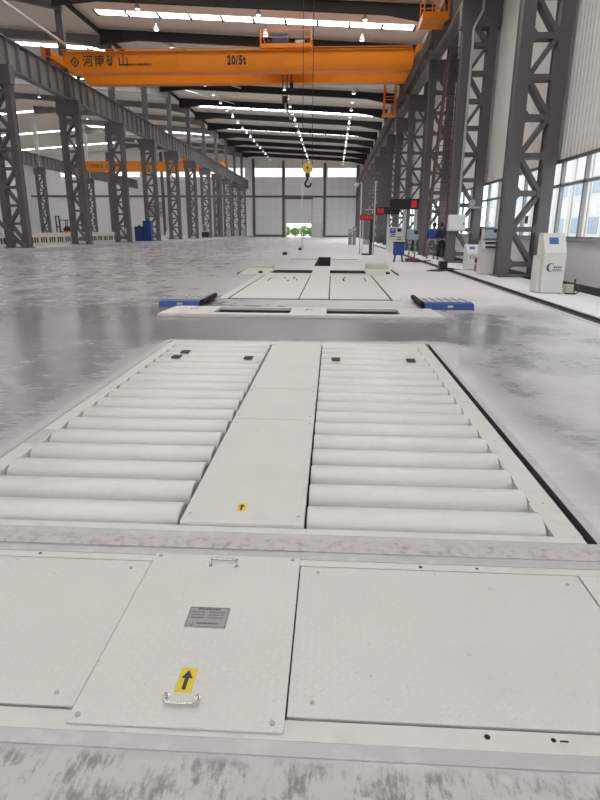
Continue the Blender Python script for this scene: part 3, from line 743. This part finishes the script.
# ------------------------------------------------------------------ right-hand equipment
def logo(parent, cx, y, cz, s):
    b = B(); n = 14; out = []; inn = []
    for i in range(n+1):
        a = math.radians(75 + 215*i/n); w = .22*math.sin(math.pi*i/n)+.02
        out.append((cx-.6*s+.62*s*math.cos(a), cz+.62*s*math.sin(a))); inn.append((cx-.6*s+(.62-w)*s*math.cos(a)+.05*s, cz+(.62-w)*s*math.sin(a)))
    for i in range(n):
        b._faces([(out[i][0],y,out[i][1]),(out[i+1][0],y,out[i+1][1]),(inn[i+1][0],y,inn[i+1][1]),(inn[i][0],y,inn[i][1])], [(0,1,2,3)])
    b.box(cx-.42*s, cx-.28*s, y-.001, y+.001, cz+.42*s, cz+.56*s)
    b.box(cx-.42*s, cx+1.0*s, y-.001, y+.001, cz-.5*s, cz-.42*s)
    for i in range(4): b.box(cx-.2*s+i*.3*s, cx+.02*s+i*.3*s, y-.001, y+.001, cz-.06*s, cz+.14*s)
    for i in range(8): b.box(cx-.3*s+i*.16*s, cx-.2*s+i*.16*s, y-.001, y+.001, cz-.32*s, cz-.2*s)
    return b.build('logo', 'logo', parent)
def kiosk(x0, x1, y, h, label, group=None):
    t = thing('control_kiosk', ((x0+x1)/2, y+.25, 0), label, 'kiosk', group)
    s = h/1.31; f = .68*h
    B().prism([(y,.03),(y+.5,.03),(y+.5,h),(y+.30,h),(y+.22,h*.975),(y,f)], 0, x0, x1).build('body', 'kiosk', t, .012)
    B().box(x0+.02, x1-.02, y+.03, y+.47, 0, .03).build('plinth', 'greybox', t)
    if h > 1: B().prism([(y+.06,.04),(y+.5,.04),(y+.5,.82),(y+.2,.82)], 0, x0-.07, x0-.001).build('side_panel', 'kiosk', t, .008)
    def on(u, w): return (y+.22*w - .004, f+(h*.975-f)*w)
    a, c = on(0, .48), on(0, .84)
    b = B(); b._faces([(x0+.12,a[0],a[1]),(x1-.16,a[0],a[1]),(x1-.16,c[0],c[1]),(x0+.12,c[0],c[1]),(x0+.12,a[0]+.01,a[1]-.01),(x1-.16,a[0]+.01,a[1]-.01),(x1-.16,c[0]+.01,c[1]-.01),(x0+.12,c[0]+.01,c[1]-.01)],
        [(0,1,2,3),(0,1,5,4),(1,2,6,5),(2,3,7,6),(3,0,4,7),(4,5,6,7)]); b.build('display', 'lcd', t)
    logo(t, (x0+x1)/2+.02*s, y-.003, .58*s if h > 1 else .52*h, .15*s)
    return t
kiosk(4.64, 5.12, 13.12, 1.31, 'tall white kiosk with blue display and logo, before the nearest right column', 'white kiosks')
kiosk(4.78, 5.25, 21.2, .88, 'short white kiosk with logo, behind the monitor cabinet', 'white kiosks')
t = thing('floor_junction', (5.45, 13.3, 0), 'small junction box with cables on the floor right of the tall kiosk', 'box')
B().box(5.25, 5.42, 13.25, 13.45, 0, .2).build('box', 'beige', t, .01)
B().tube([(5.42,13.3,.1),(5.5,13.28,.2),(5.54,13.25,.05),(5.4,13.1,.015),(5.2,13.15,.015)], .018, 6).build('cable', 'black', t); B().box(5.44, 5.47, 13.3, 13.33, .0, .32).build('stub', 'rust', t)
t = thing('monitor_cabinet', (5.03, 19.2, 0), 'white computer cabinet with lit monitor behind the nearest right column', 'cabinet')
B().box(4.74, 5.36, 18.9, 19.45, .03, .8).build('body', 'kiosk', t, .012)
B().prism([(18.86,.8),(19.45,.8),(19.45,1.05),(19.0,1.05)], 0, 4.74, 5.36).build('console', 'kiosk', t, .01)
fr = B(); fr.box(4.74, 4.79, 19.0, 19.45, 1.05, 1.48); fr.box(5.31, 5.36, 19.0, 19.45, 1.05, 1.48); fr.box(4.74, 5.36, 19.0, 19.45, 1.43, 1.48); fr.box(4.74, 5.36, 19.2, 19.45, 1.05, 1.43); fr.build('hood', 'kiosk', t, .006)
sc = B().box(4.8, 5.3, 19.12, 19.18, 1.1, 1.42).build('monitor', 'black', t, .006); B().box(4.82, 5.28, 19.116, 19.121, 1.12, 1.4).build('screen', 'screen', sc)
B().box(5.1, 5.27, 19.112, 19.1155, 1.3, 1.39).build('dark_window', 'black', sc)
B().box(4.82, 5.32, 18.92, 18.97, .96, 1.02).build('printer_slot', 'black', t); B().box(4.82, 5.32, 18.84, 18.88, .84, .89).build('keyboard_slot', 'black', t)
B().box(4.78, 5.32, 18.95, 19.4, 0, .03).build('plinth', 'black', t)
t = tag(B().box(4.9, 5.16, 20.1, 20.42, 0.0, .26).build('cardboard_box', 'cardboard', bevel=.005), 'brown cardboard box on the floor beside the monitor cabinet', 'box')
tag(B().ball((5.02, 20.28, .387), .16, .14, .125, 14).build('black_bag', 'black'), 'black bag lying on the brown cardboard box', 'bag')
# electric cabinet on the second column
t = thing('electric_cabinet', (5.34, 26.15, 1.35), 'white electric cabinet fixed on the second right column', 'cabinet')
B().box(4.98, 5.7, 25.98, 26.25, 1.36, 2.02).build('body', 'wallw', t, .01); B().box(5.01, 5.67, 25.96, 25.98, 1.39, 1.99).build('door', 'wallw', t, .006)
B().box(5.60, 5.63, 25.94, 25.96, 1.6, 1.7).build('lock', 'black', t); B().box(4.97, 5.71, 25.97, 26.26, 1.345, 1.36).build('base_trim', 'greybox', t)
tag(B().tube([(5.75,26.2,13),(5.75,26.2,9.7),(5.44,26.2,9.1),(5.40,26.2,2.02)], .055, 10).build('conduit_pipe', 'galv'), 'pale conduit pipe running down the second right column into the cabinet', 'pipe')
t = thing('wall_fan', (6.05, 26.1, 2.35), 'grey bracket with small fan on the second right column', 'fan')
B().box(5.75, 6.4, 26.0, 26.1, 2.28, 2.36).build('bracket', 'greybox', t); B().cyl((5.9,25.95,2.5), (5.9,26.08,2.5), .14, 16).build('fan_drum', 'greybox', t)
# ladder tower to the crane
t = thing('access_ladder', (5.5, 32, 0), 'brown steel ladder leaning up between the right columns to the crane runway', 'ladder')
L0, L1 = ((4.95,32.2,0), (5.6,32.2,9.9)), ((6.0,32.2,0), (5.75,32.2,9.9))
for a, c in (((4.95,32.2,0),(5.62,32.6,10.2)), ((6.0,32.2,0),(6.2,32.6,10.2))): B().bar(a, c, .09, .09).build('stringer', 'rust', t)
r = B()
for i in range(34):
    k = i/34; r.bar((4.95+.67*k,32.2+.4*k,10.2*k+.2), (6.0+.2*k,32.2+.4*k,10.2*k+.2), .035, .035)
r.build('rung', 'rust', t)
r = B()
for i in range(5):
    a, c = i/5, (i+1)/5; r.bar((4.95+.67*a,31.6+.4*a,10.2*a+.1), (6.0+.2*c,31.6+.4*c,10.2*c), .05, .05)
for x0, x1 in ((4.95,5.62),(6.0,6.2)): r.bar((x0,31.6,0), (x1,32.0,10.2), .06, .06)
r.build('side_bracing', 'steel', t)
# instrument stand, blue box on legs
t = thing('instrument_stand', (3.65, 27, 0), 'grey-blue instrument box on a stand beside the two workers', 'instrument')
B().box(3.38, 3.87, 26.9, 27.2, .97, 1.42).build('instrument_box', 'bluegrey', t, .02); B().box(3.66, 3.85, 26.885, 26.9, 1.2, 1.37).build('screen', 'black', t)
for x in (3.5, 3.76): B().cyl((x,27.05,.1), (x,27.05,.97), .03, 8).build('leg', 'greybox', t)
B().box(3.58, 3.7, 26.95, 27.1, .45, .95).build('cable_bundle', 'black', t)
B().box(3.35, 3.95, 26.8, 27.3, 0, .14).build('base', paint('red_brown_base', (.2,.06,.04), .6), t, .01)
tag(B().tube([(3.6,26.6,.03),(3.9,26.5,.03),(4.15,26.7,.03),(4.1,26.95,.03),(4.25,27.2,.03),(4.5,27,.03)], .03, 6).build('loose_cable', 'black'), 'loose black cables on the floor at the instrument stand', 'cable')
t = thing('blue_bin', (2.97, 26.6, 0), 'bright blue box on splayed legs standing on the floor', 'box')
B().box(2.74, 3.21, 26.4, 26.75, .3, .84).build('box_body', 'bluebox', t, .02); B().box(2.72, 3.23, 26.38, 26.77, .82, .87).build('lid', 'jacketnavy', t, .01)
for x, y, dx in ((2.84,26.45,-.06),(3.11,26.45,.06),(2.84,26.7,-.06),(3.11,26.7,.06)): B().bar((x,y,.32), (x+dx,y,.0), .05, .05).build('leg', 'navy', t)
B().box(2.9, 3.05, 26.39, 26.4, .55, .68).build('handle_plate', 'navy', t)
# far monitor cabinet
t = thing('monitor_cabinet', (4.0, 38.2, 0), 'white cabinet with blue screen standing under the red display boards', 'cabinet')
B().box(3.57, 4.42, 38, 38.6, 0, 1.58).build('body', 'kiosk', t, .015); B().box(3.64, 4.0, 37.98, 38, 1.2, 1.52).build('screen', 'bluescreen', t)
B().box(3.75, 3.9, 37.97, 37.98, 1.35, 1.47).build('bright_window', 'screen', t)
for z in (1.0, 1.1): B().box(3.68, 3.98, 37.98, 38, z, z+.05).build('vent_slot', 'black', t)
for z in (.8, .95, 1.3): B().box(4.1, 4.36, 37.98, 38, z, z+(.2 if z > 1 else .05)).build('panel_slot', 'black', t)
# LED boards
def led(x0, x1, y, z0, z1, spots, posts, label, post_m='galv', pw=.05):
    t = thing('display_board', ((x0+x1)/2, y, 0), label, 'display', 'red display boards')
    bd = B().box(x0, x1, y, y+.12, z0, z1).build('board', 'black', t, .01)
    g = B()
    for sx, w in spots:
        h = (z1-z0); zc = (z0+z1)/2
        for k in range(3): g.box(sx, sx+w, y-.004, y, zc+(k-1)*h*.22-.035*h/.3, zc+(k-1)*h*.22+.035*h/.3)
        for k in range(3): g.box(sx+w*(.1+.35*k), sx+w*(.1+.35*k)+w*.13, y-.004, y, zc-h*.3, zc+h*.3)
    g.build('red_characters', 'led', bd)
    for px in posts: B().box(px-pw, px+pw, y+.13, y+.22, 0, z1).build('post', post_m, t)
    return t
led(3.36, 5.08, 36, 2.58, 3.17, ((4.62, .34),), (4.32, 4.95), 'larger black display board with red characters at its right end', 'palebeam', .08)
led(3.05, 4.75, 43, 2.48, 2.97, ((3.15, .22), (3.42, .2)), (3.97,), 'black display board with red characters at its left end', 'palebeam', .06)
t = led(1.55, 2.28, 34, 1.93, 2.22, ((1.62, .18), (1.84, .18), (2.06, .18)), (), 'small red-lit display on a dark post in the middle distance')
B().box(2.12, 2.28, 34.1, 34.25, 0, 1.95).build('post', 'black', t)
B().box(1.7, 2.25, 33.9, 34.5, 0, .08).build('base', 'black', t); B().box(1.78, 2.12, 34.0, 34.3, .58, .86).build('control_box', 'greybox', t)
B().box(1.7, 1.75, 34.05, 34.15, .08, 1.93).build('side_post', 'galv', t)
t = thing('lamp_post', (1.6, 36, 0), 'tall thin pale lamp post left of the small red display', 'lamp post')
B().cyl((1.66,36,0), (1.66,36,4.05), .04, 8).build('pole', 'palebeam', t); B().bar((1.66,36,4.05), (1.4,36,4.03), .06, .06).build('arm', 'palebeam', t); B().ball((1.36,36,3.93), .14, .12, .12).build('lamp_head', 'wallw', t)
t = thing('signal_pole', (2.38, 34.3, 0), 'thin grey pole with crossbar right of the small red display', 'pole')
B().cyl((2.38,34.5,0), (2.38,34.5,4.05), .035, 8).build('pole', 'galv', t); B().bar((2.4,34.5,2.5), (1.85,34.5,2.5), .05, .05).build('crossbar', 'galv', t)
t = thing('marker_pole', (-2.58, 50, 0), 'thin white pole standing alone in the middle of the hall', 'pole')
B().cyl((-2.58,50,.05), (-2.58,50,5.0), .028, 8).build('pole', 'wallw', t); B().cyl((-2.58,50,0), (-2.58,50,.06), .2, 12).build('base', 'bolt', t)
for x, h, lab in ((1.78, 1.5, 'grey floor cabinet far off by the right end of the door wall, left one'), (2.2, 1.75, 'grey floor cabinet far off by the right end of the door wall, right one')):
    t = thing('grey_cabinet', (x, 60, 0), lab, 'cabinet', 'distant grey cabinets'); B().box(x-.17, x+.17, 60, 60.5, 0, h).build('body', 'greybox', t, .02); B().box(x-.12, x+.12, 59.98, 60, h-.4, h-.1).build('panel', 'palebeam', t)
# black floor stand by the trench
t = thing('floor_stand', (4.0, 21.4, 0), 'low black box on a flat black base beside the floor trench', 'stand')
B().prism([(3.3,20.5),(3.7,20.3),(4.6,21.3),(4.5,21.9),(4.0,21.6)], 2, .001, .025).build('base', 'black', t); B().box(3.86, 4.14, 21.2, 21.5, .025, .3).build('box', 'black', t, .01)
B().cyl((4.25,21.5,.03), (4.25,21.5,.06), .16, 14).build('cable_coil', 'black', t)
tag(B().tube([(4.2,21.4,.012),(4.6,21.0,.012),(5.0,20.9,.012),(5.2,20.6,.012)], .02, 6).build('floor_cable', 'black'), 'black cable from the floor stand towards the short kiosk', 'cable')
tag(B().box(4.02, 4.30, 6.0, 60, -.099, -.04).build('trench_cable_tray', 'pit'), 'dark cable tray lying in the long floor trench', 'tray')
struct(B().box(4.30, 5.0, 6, 60, .001, .018).build('trim_9', 'wallw'))
struct(B().box(3.95, 4.02, 6, 60, .001, .008).build('trim_10', 'galv'))

# ------------------------------------------------------------------ people
def skin_mesh(name, verts, edges, m, parent, sub=2):
    me = bpy.data.meshes.new(name); o0 = ORG[parent.name]
    me.from_pydata([Vector(v[0])-o0 for v in verts], edges, [])
    o = bpy.data.objects.new(name, me); COL.objects.link(o); sk = o.modifiers.new('skin', 'SKIN')
    for i, v in enumerate(verts):
        d = me.skin_vertices[0].data[i]; d.radius = v[1] if isinstance(v[1], tuple) else (v[1], v[1]); d.use_root = (i == 0)
    sk.use_smooth_shade = True; sk.branch_smoothing = .5
    s = o.modifiers.new('sub', 'SUBSURF'); s.levels = s.render_levels = sub
    dg = bpy.context.evaluated_depsgraph_get(); dg.update()
    m2 = bpy.data.meshes.new_from_object(o.evaluated_get(dg)); bpy.data.objects.remove(o)
    m2.name = name; m2.materials.clear(); m2.materials.append(M[m])
    for p in m2.polygons: p.use_smooth = True
    o = bpy.data.objects.new(name, m2); COL.objects.link(o); o.parent = parent; ORG[o.name] = o0
    return o
def person(x, y, ang, label, jacket, trousers, J):
    t = thing('person', (0, 0, 0), label, 'person', None)
    V = {k: Vector(v) for k, v in J.items()}
    vs, es, ix = [], [], {}
    def add(k, p, r): ix[k] = len(vs); vs.append((p, r))
    def ed(a, b): es.append((ix[a], ix[b]))
    add('pel', V['pel'], (.12,.085)); add('wai', V['pel'].lerp(V['che'], .45), (.10,.075)); add('che', V['che'], (.115,.08)); add('nec', V['nec'], .058)
    hd = V['head']; add('jaw', V['nec'].lerp(hd, .5), .068); add('hd', hd, (.074,.086)); add('top', hd+(hd-V['nec']).normalized()*.08, .05)
    for a, b in (('pel','wai'),('wai','che'),('che','nec'),('nec','jaw'),('jaw','hd'),('hd','top')): ed(a, b)
    f = Vector((0,1,0)); add('nose', hd+f*.105-Vector((0,0,.03)), .014); ed('hd', 'nose')
    for sd in 'LR':
        add('sho'+sd, V['sho'+sd], .045); add('elb'+sd, V['elb'+sd], .045); add('wri'+sd, V['wri'+sd], .029)
        d = (V['wri'+sd]-V['elb'+sd]).normalized(); pm = V['wri'+sd]+d*.07; add('pal'+sd, pm, (.036,.018))
        ed('che','sho'+sd); ed('sho'+sd,'elb'+sd); ed('elb'+sd,'wri'+sd); ed('wri'+sd,'pal'+sd)
        a = d.cross(Vector((1,0,0))).normalized()
        for q, (o_, l) in enumerate(((-.027,.065),(-.009,.078),(.009,.074),(.027,.058))):
            add(f'f{q}{sd}', pm+d*.04+a*o_, .009); add(f'g{q}{sd}', pm+d*(.04+l)+a*o_+Vector((0,.012,0)), .008); ed('pal'+sd, f'f{q}{sd}'); ed(f'f{q}{sd}', f'g{q}{sd}')
        add('th'+sd, pm-d*.02-a*.055, .0095); ed('pal'+sd, 'th'+sd)
        add('hip'+sd, V['hip'+sd], .075); add('kne'+sd, V['kne'+sd], .058); add('ank'+sd, V['ank'+sd], .042); add('toe'+sd, V['ank'+sd]+Vector((0,.14,-.05)), .034)
        ed('pel','hip'+sd); ed('hip'+sd,'kne'+sd); ed('kne'+sd,'ank'+sd); ed('ank'+sd,'toe'+sd)
    body = skin_mesh('body', vs, es, 'skin', t)
    jv = [(V['pel']+Vector((0,0,-.02)), (.19,.15)), (V['pel'].lerp(V['che'],.45), (.185,.14)), (V['che'], (.215,.16)), (V['nec']-Vector((0,0,.05)), .15), (V['nec']+Vector((0,0,.03)), .085)]; je = [(0,1),(1,2),(2,3),(3,4)]
    for sd in 'LR':
        n = len(jv); jv += [(V['sho'+sd], .10), (V['elb'+sd], .07), (V['wri'+sd], .05)]; je += [(2,n),(n,n+1),(n+1,n+2)]
    skin_mesh('jacket', jv, je, jacket, t)
    tv = [(V['pel']+Vector((0,0,.05)), (.165,.13)), (V['pel']-Vector((0,0,.04)), (.165,.13))]; te = [(0,1)]
    for sd in 'LR':
        n = len(tv); tv += [(V['hip'+sd], .115), (V['kne'+sd], .082), (V['ank'+sd]+Vector((0,0,.02)), .066)]; te += [(1,n),(n,n+1),(n+1,n+2)]
    skin_mesh('trousers', tv, te, trousers, t)
    skin_mesh('hair', [(hd+Vector((0,-.05,-.09)), (.095,.08)), (hd+Vector((0,-.035,.03)), (.112,.105)), (hd+Vector((0,.0,.10)), (.105,.10)), (hd+Vector((0,.05,.115)), .06)], [(0,1),(1,2),(2,3)], 'hair', t)
    for sd in 'LR':
        a = V['ank'+sd]; skin_mesh('shoe', [(a+Vector((0,-.05,-.05)), (.05,.045)), (a+Vector((0,.06,-.055)), (.05,.04)), (a+Vector((0,.18,-.06)), (.042,.032))], [(0,1),(1,2)], 'black', t)
    t.location = (x, y, 0); t.rotation_euler = (0, 0, ang)
J1 = dict(pel=(0,0,.95), che=(.02,.10,1.30), nec=(.03,.16,1.47), head=(.04,.21,1.61), shoL=(-.19,.12,1.38), shoR=(.21,.13,1.38), elbL=(-.27,.13,1.10), elbR=(.30,.22,1.12), wriL=(-.24,.34,.98), wriR=(.22,.45,1.05),
          hipL=(-.1,0,.88), hipR=(.1,0,.88), kneL=(-.13,-.04,.48), kneR=(.10,.12,.49), ankL=(-.17,-.24,.10), ankR=(.10,.10,.09))
J2 = dict(pel=(0,0,.97), che=(0,.05,1.32), nec=(0,.10,1.49), head=(0,.18,1.61), shoL=(-.20,.06,1.40), shoR=(.20,.06,1.40), elbL=(-.27,.05,1.12), elbR=(.28,.08,1.12), wriL=(-.20,.26,1.0), wriR=(.20,.28,1.02),
          hipL=(-.1,0,.9), hipR=(.1,0,.9), kneL=(-.13,.02,.49), kneR=(.13,.02,.49), ankL=(-.16,-.02,.09), ankR=(.17,-.02,.09))
person(4.98, 29.9, -.35, 'person in bright blue jacket and grey trousers leaning forward by the column', 'jacketblue', 'trgrey', J1)
person(5.33, 29.1, .15, 'person in dark navy jacket and black trousers seen from behind', 'jacketnavy', 'trblack', J2)

# ------------------------------------------------------------------ things beyond the left columns
b0 = None
for k in range(20):
    y = 33.5+1.28*k
    lab = f'white slotted barrier block in the row behind the left columns, {nth(k)} from the front'
    if b0 is None:
        b0 = thing('barrier_block', (-20.75, y, .25), lab, 'barrier', 'white barrier blocks')
        B().prism([(-20.95,.25),(-20.55,.25),(-20.6,1.0),(-20.9,1.0)], 1, y-.6, y+.6).build('block', 'barrier', b0, .02)
        s = B()
        for i in range(3): s.box(-20.57, -20.545, y-.45+i*.34, y-.27+i*.34, .42, .8)
        s.build('slot', 'pit', b0)
        s = B(); s.box(-20.85, -20.65, y-.5, y-.15, 1.0, 1.12); s.box(-20.85, -20.65, y+.15, y+.5, 1.0, 1.1); s.build('lifting_lug', 'barrier', b0, .03)
    else: copy_tree(b0, (-20.75, y, .25), lab)
t = thing('pale_crate', (-20.9, 56.5, .25), 'pale crate taller than the barrier row, at its far end', 'crate')
B().box(-21.4, -20.3, 60.2, 61.2, .25, 1.4).build('crate_body', 'barrier', t, .02); B().box(-21.45, -20.25, 60.15, 61.25, 1.4, 1.46).build('crate_lid', 'beige', t)
for x0, x1, h, lab in ((-19.65, -18.85, 1.65, 'lower blue cabinet beyond the third left column'), (-18.78, -17.98, 2.2, 'taller blue cabinet beyond the third left column')):
    t = thing('blue_cabinet', ((x0+x1)/2, 58.3, .25), lab, 'cabinet', 'blue cabinets')
    B().box(x0, x1, 58, 58.7, .25, h).build('body', 'bluebox', t, .03)
    B().box(x0+.1, x1-.1, 57.98, 58, h-.6, h-.15).build('panel', 'blue', t); B().box(x0+.15, x1-.3, 57.975, 57.99, .6, .9).build('vent', 'navy', t)
    B().cyl(((x0+x1)/2, 58.35, h), ((x0+x1)/2, 58.35, h+.12), .15, 12).build('cap', 'navy', t)
t = thing('forklift', (-32.4, 70.5, .25), 'small dark forklift with orange rear far behind the left columns', 'forklift')
B().box(-33.0, -31.9, 70.2, 72.0, .45, 1.15).build('chassis', 'fork', t, .06); B().box(-32.9, -32.0, 71.0, 72.1, 1.15, 1.5).build('counterweight', 'black', t, .06)
cb = B()
for x in (-32.9, -32.0):
    for y in (70.3, 71.8): cb.bar((x,y,1.1), (x,y,2.4), .07, .07)
cb.box(-32.95, -31.95, 70.25, 71.85, 2.38, 2.46); cb.build('overhead_guard', 'black', t)
ms = B()
for x in (-33.25, -32.85): ms.box(x-.05, x+.05, 70.0, 70.12, .35, 2.9)
for z in (.6, 1.6, 2.8): ms.box(-33.25, -32.85, 70.02, 70.1, z, z+.1)
ms.build('mast', 'black', t)
B().box(-32.7, -32.2, 70.9, 71.4, 1.15, 1.7).build('seat', 'black', t, .05)
for x in (-32.95, -31.95):
    for y in (70.5, 71.6): B().cyl((x-.1,y,.5), (x+.1,y,.5), .25, 16).build('wheel', 'black', t)
fk = B(); fk.box(-33.3, -33.15, 68.9, 70.0, .3, .36); fk.box(-32.9, -32.75, 68.9, 70.0, .3, .36); fk.build('fork', 'steel', t)
t = thing('white_tank', (-20.7, 75.4, .25), 'low white tank between the left columns beyond the blue cabinets', 'tank')
B().box(-21.4, -20, 75, 76, .35, 1.15).build('tank_body', 'wallw', t, .1); B().cyl((-20.7,75.5,1.15), (-20.7,75.5,1.5), .2, 14).build('filler_neck', 'wallw', t); B().box(-21.2, -20.2, 75.1, 75.9, .25, .35).build('skid', 'rust', t)
B().box(-20.15, -20.0, 74.95, 75.0, 1.1, 1.8).build('upright', 'palebeam', t)
t = thing('notice_board', (-38.5, YF-.5, 3.0), 'bluish notice board on the far wall between left columns', 'board')
B().box(-41.6, -38.2, YF-.1, YF-.02, 4.2, 7.4).build('panel', 'boardtxt', t); s = B()
for i in range(6): s.box(-41.3, -38.5-rr.random(), YF-.11, YF-.1, 4.6+i*.45, 4.75+i*.45)
s.build('printed_lines', 'navy', t)
for k, (x, y, h, m_, lab) in enumerate(((-18.15, 103, 1.5, 'greybox', 'pale grey cabinet at a far left column, nearest of three'), (-18.15, 112, 1.5, 'greybox', 'pale grey cabinet at a far left column, second of three'), (-18.15, 121, 1.6, 'greybox', 'pale grey cabinet at a far left column, closest to the far wall'))):
    t = thing('grey_cabinet', (x, y, .25), lab, 'cabinet', 'grey cabinets at the far left columns'); B().box(x-.3, x+.3, y, y+.5, .25, h+.25).build('body', m_, t, .05); B().box(x-.15, x+.15, y+.1, y+.4, h+.25, h+.6).build('top_unit', 'palebeam', t, .03)
t = thing('welding_trolley', (-18.2, 84, .25), 'dark trolley with pale square frame at a far left column', 'trolley')
B().box(-18.7, -17.7, 84, 84.8, .4, 1.1).build('body', 'black', t, .04)
s = B()
for a in ((-18.6,-18.5,1.1,2.1),(-17.9,-17.8,1.1,2.1),(-18.6,-17.8,1.1,1.2),(-18.6,-17.8,2.0,2.1)): s.box(a[0], a[1], 84.1, 84.2, a[2], a[3])
s.build('frame', 'palebeam', t)
for x in (-18.5, -17.9): B().cyl((x-.05,84.3,.4), (x+.05,84.3,.4), .15, 12).build('wheel', 'black', t)

# ------------------------------------------------------------------ outside
g = B(); g.box(XR+.5, 90, -30, 170, -.4, -.25); g.box(-90, XR+.5, YF+.4, 190, -.4, -.02); g.box(-60, XR+.5, -60, -8.4, -.4, -.02); struct(g.build('trim_11', 'ground'))
def shrub(x, y, s, label):
    t = thing('shrub', (x, y, -.02), label, 'shrub', 'shrubs outside the far door')
    b = B(); rq = random.Random(int(x*10)+500)
    for i in range(620):
        u = Vector((rq.gauss(0,1), rq.gauss(0,1), rq.gauss(0,1))).normalized()*rq.random()**.33
        c = Vector((x+u.x*s, y+u.y*s*.8, s*.95+u.z*s*.9)); a = Vector((rq.gauss(0,1), rq.gauss(0,1), rq.gauss(0,1))).normalized()*.2; d = a.orthogonal().normalized()*.1
        b._faces([c-a, c+d, c+a, c-d], [(0,1,2,3)])
    b.build('foliage', 'leaf', t); B().cyl((x,y,-.02), (x,y,s), .1, 8).build('stem', 'bark', t)
for i, (x, y, s) in enumerate(((-11.2, 143, 1.3), (-9.0, 142, 1.15), (-7.0, 144, 1.4), (-5.0, 142.5, 1.2))):
    shrub(x, y, s, f'green shrub outside the open far door, {nth(i)} from the left')
def building(x0, x1, y0, y1, h, label):
    t = thing('outside_building', (x0, (y0+y1)/2, -.25), label, 'building', 'pale buildings outside the right windows')
    B().box(x0, x1, y0, y1, -.25, h).build('wall', 'outwall', t)
    y = y0+2
    while y < y1-3:
        for z in (1.2, 5.4, 9.6):
            if z+2 < h: w = B().box(x0-.08, x0+.02, y, y+2.4, z, z+1.7).build('window', 'outwin', t)
        B().box(x0-.5, x0-.1, y+3.0, y+3.45, -.25, h-.3).build('pilaster', 'outwall', t)
        y += 4.6
    B().box(x0-.8, x1, y0, y1, h, h+.5).build('parapet', 'outwall', t)
building(24, 34, 22, 50, 9, 'pale building with bluish windows outside the nearest right window')
building(28, 40, 58, 110, 12, 'taller pale building outside, beyond the nearer one')

# ------------------------------------------------------------------ light
wd = bpy.data.worlds.new('sky'); S.world = wd; wd.use_nodes = True; nt = wd.node_tree; bg = nt.nodes['Background']
tc = N(nt, 'ShaderNodeTexCoord'); sp = N(nt, 'ShaderNodeSeparateXYZ'); nt.links.new(tc.outputs['Generated'], sp.inputs[0])
nt.links.new(MIX(nt, RAMP(nt, sp.outputs[2], -.1, .7), (.86, .88, .90), (1, 1, 1)), bg.inputs[0]); bg.inputs[1].default_value = 3.6

# ------------------------------------------------------------------ camera
cam = bpy.data.cameras.new('camera'); co = bpy.data.objects.new('camera', cam); COL.objects.link(co); S.camera = co
f, ps, ph, ro = 569.278807, .0533994, .289092772, .00506588884
fw = Vector((-math.sin(ps)*math.cos(ph), math.cos(ps)*math.cos(ph), -math.sin(ph))); r0_ = Vector((math.cos(ps), math.sin(ps), 0)); u0_ = r0_.cross(fw)
r_ = r0_*math.cos(ro) + u0_*math.sin(ro); u_ = r_.cross(fw)
mw = Matrix((r_, u_, -fw)).transposed().to_4x4(); mw.translation = (0, 0, 1.33); co.matrix_world = mw
cam.sensor_fit = 'VERTICAL'; cam.sensor_height = 36; cam.lens = f/800*36; cam.clip_end = 1000; cam.clip_start = .05
S.view_settings.view_transform = 'Standard'; S.view_settings.look = 'None'; S.view_settings.gamma = 1; S.view_settings.exposure = -0.3; S.view_settings.use_curve_mapping = False
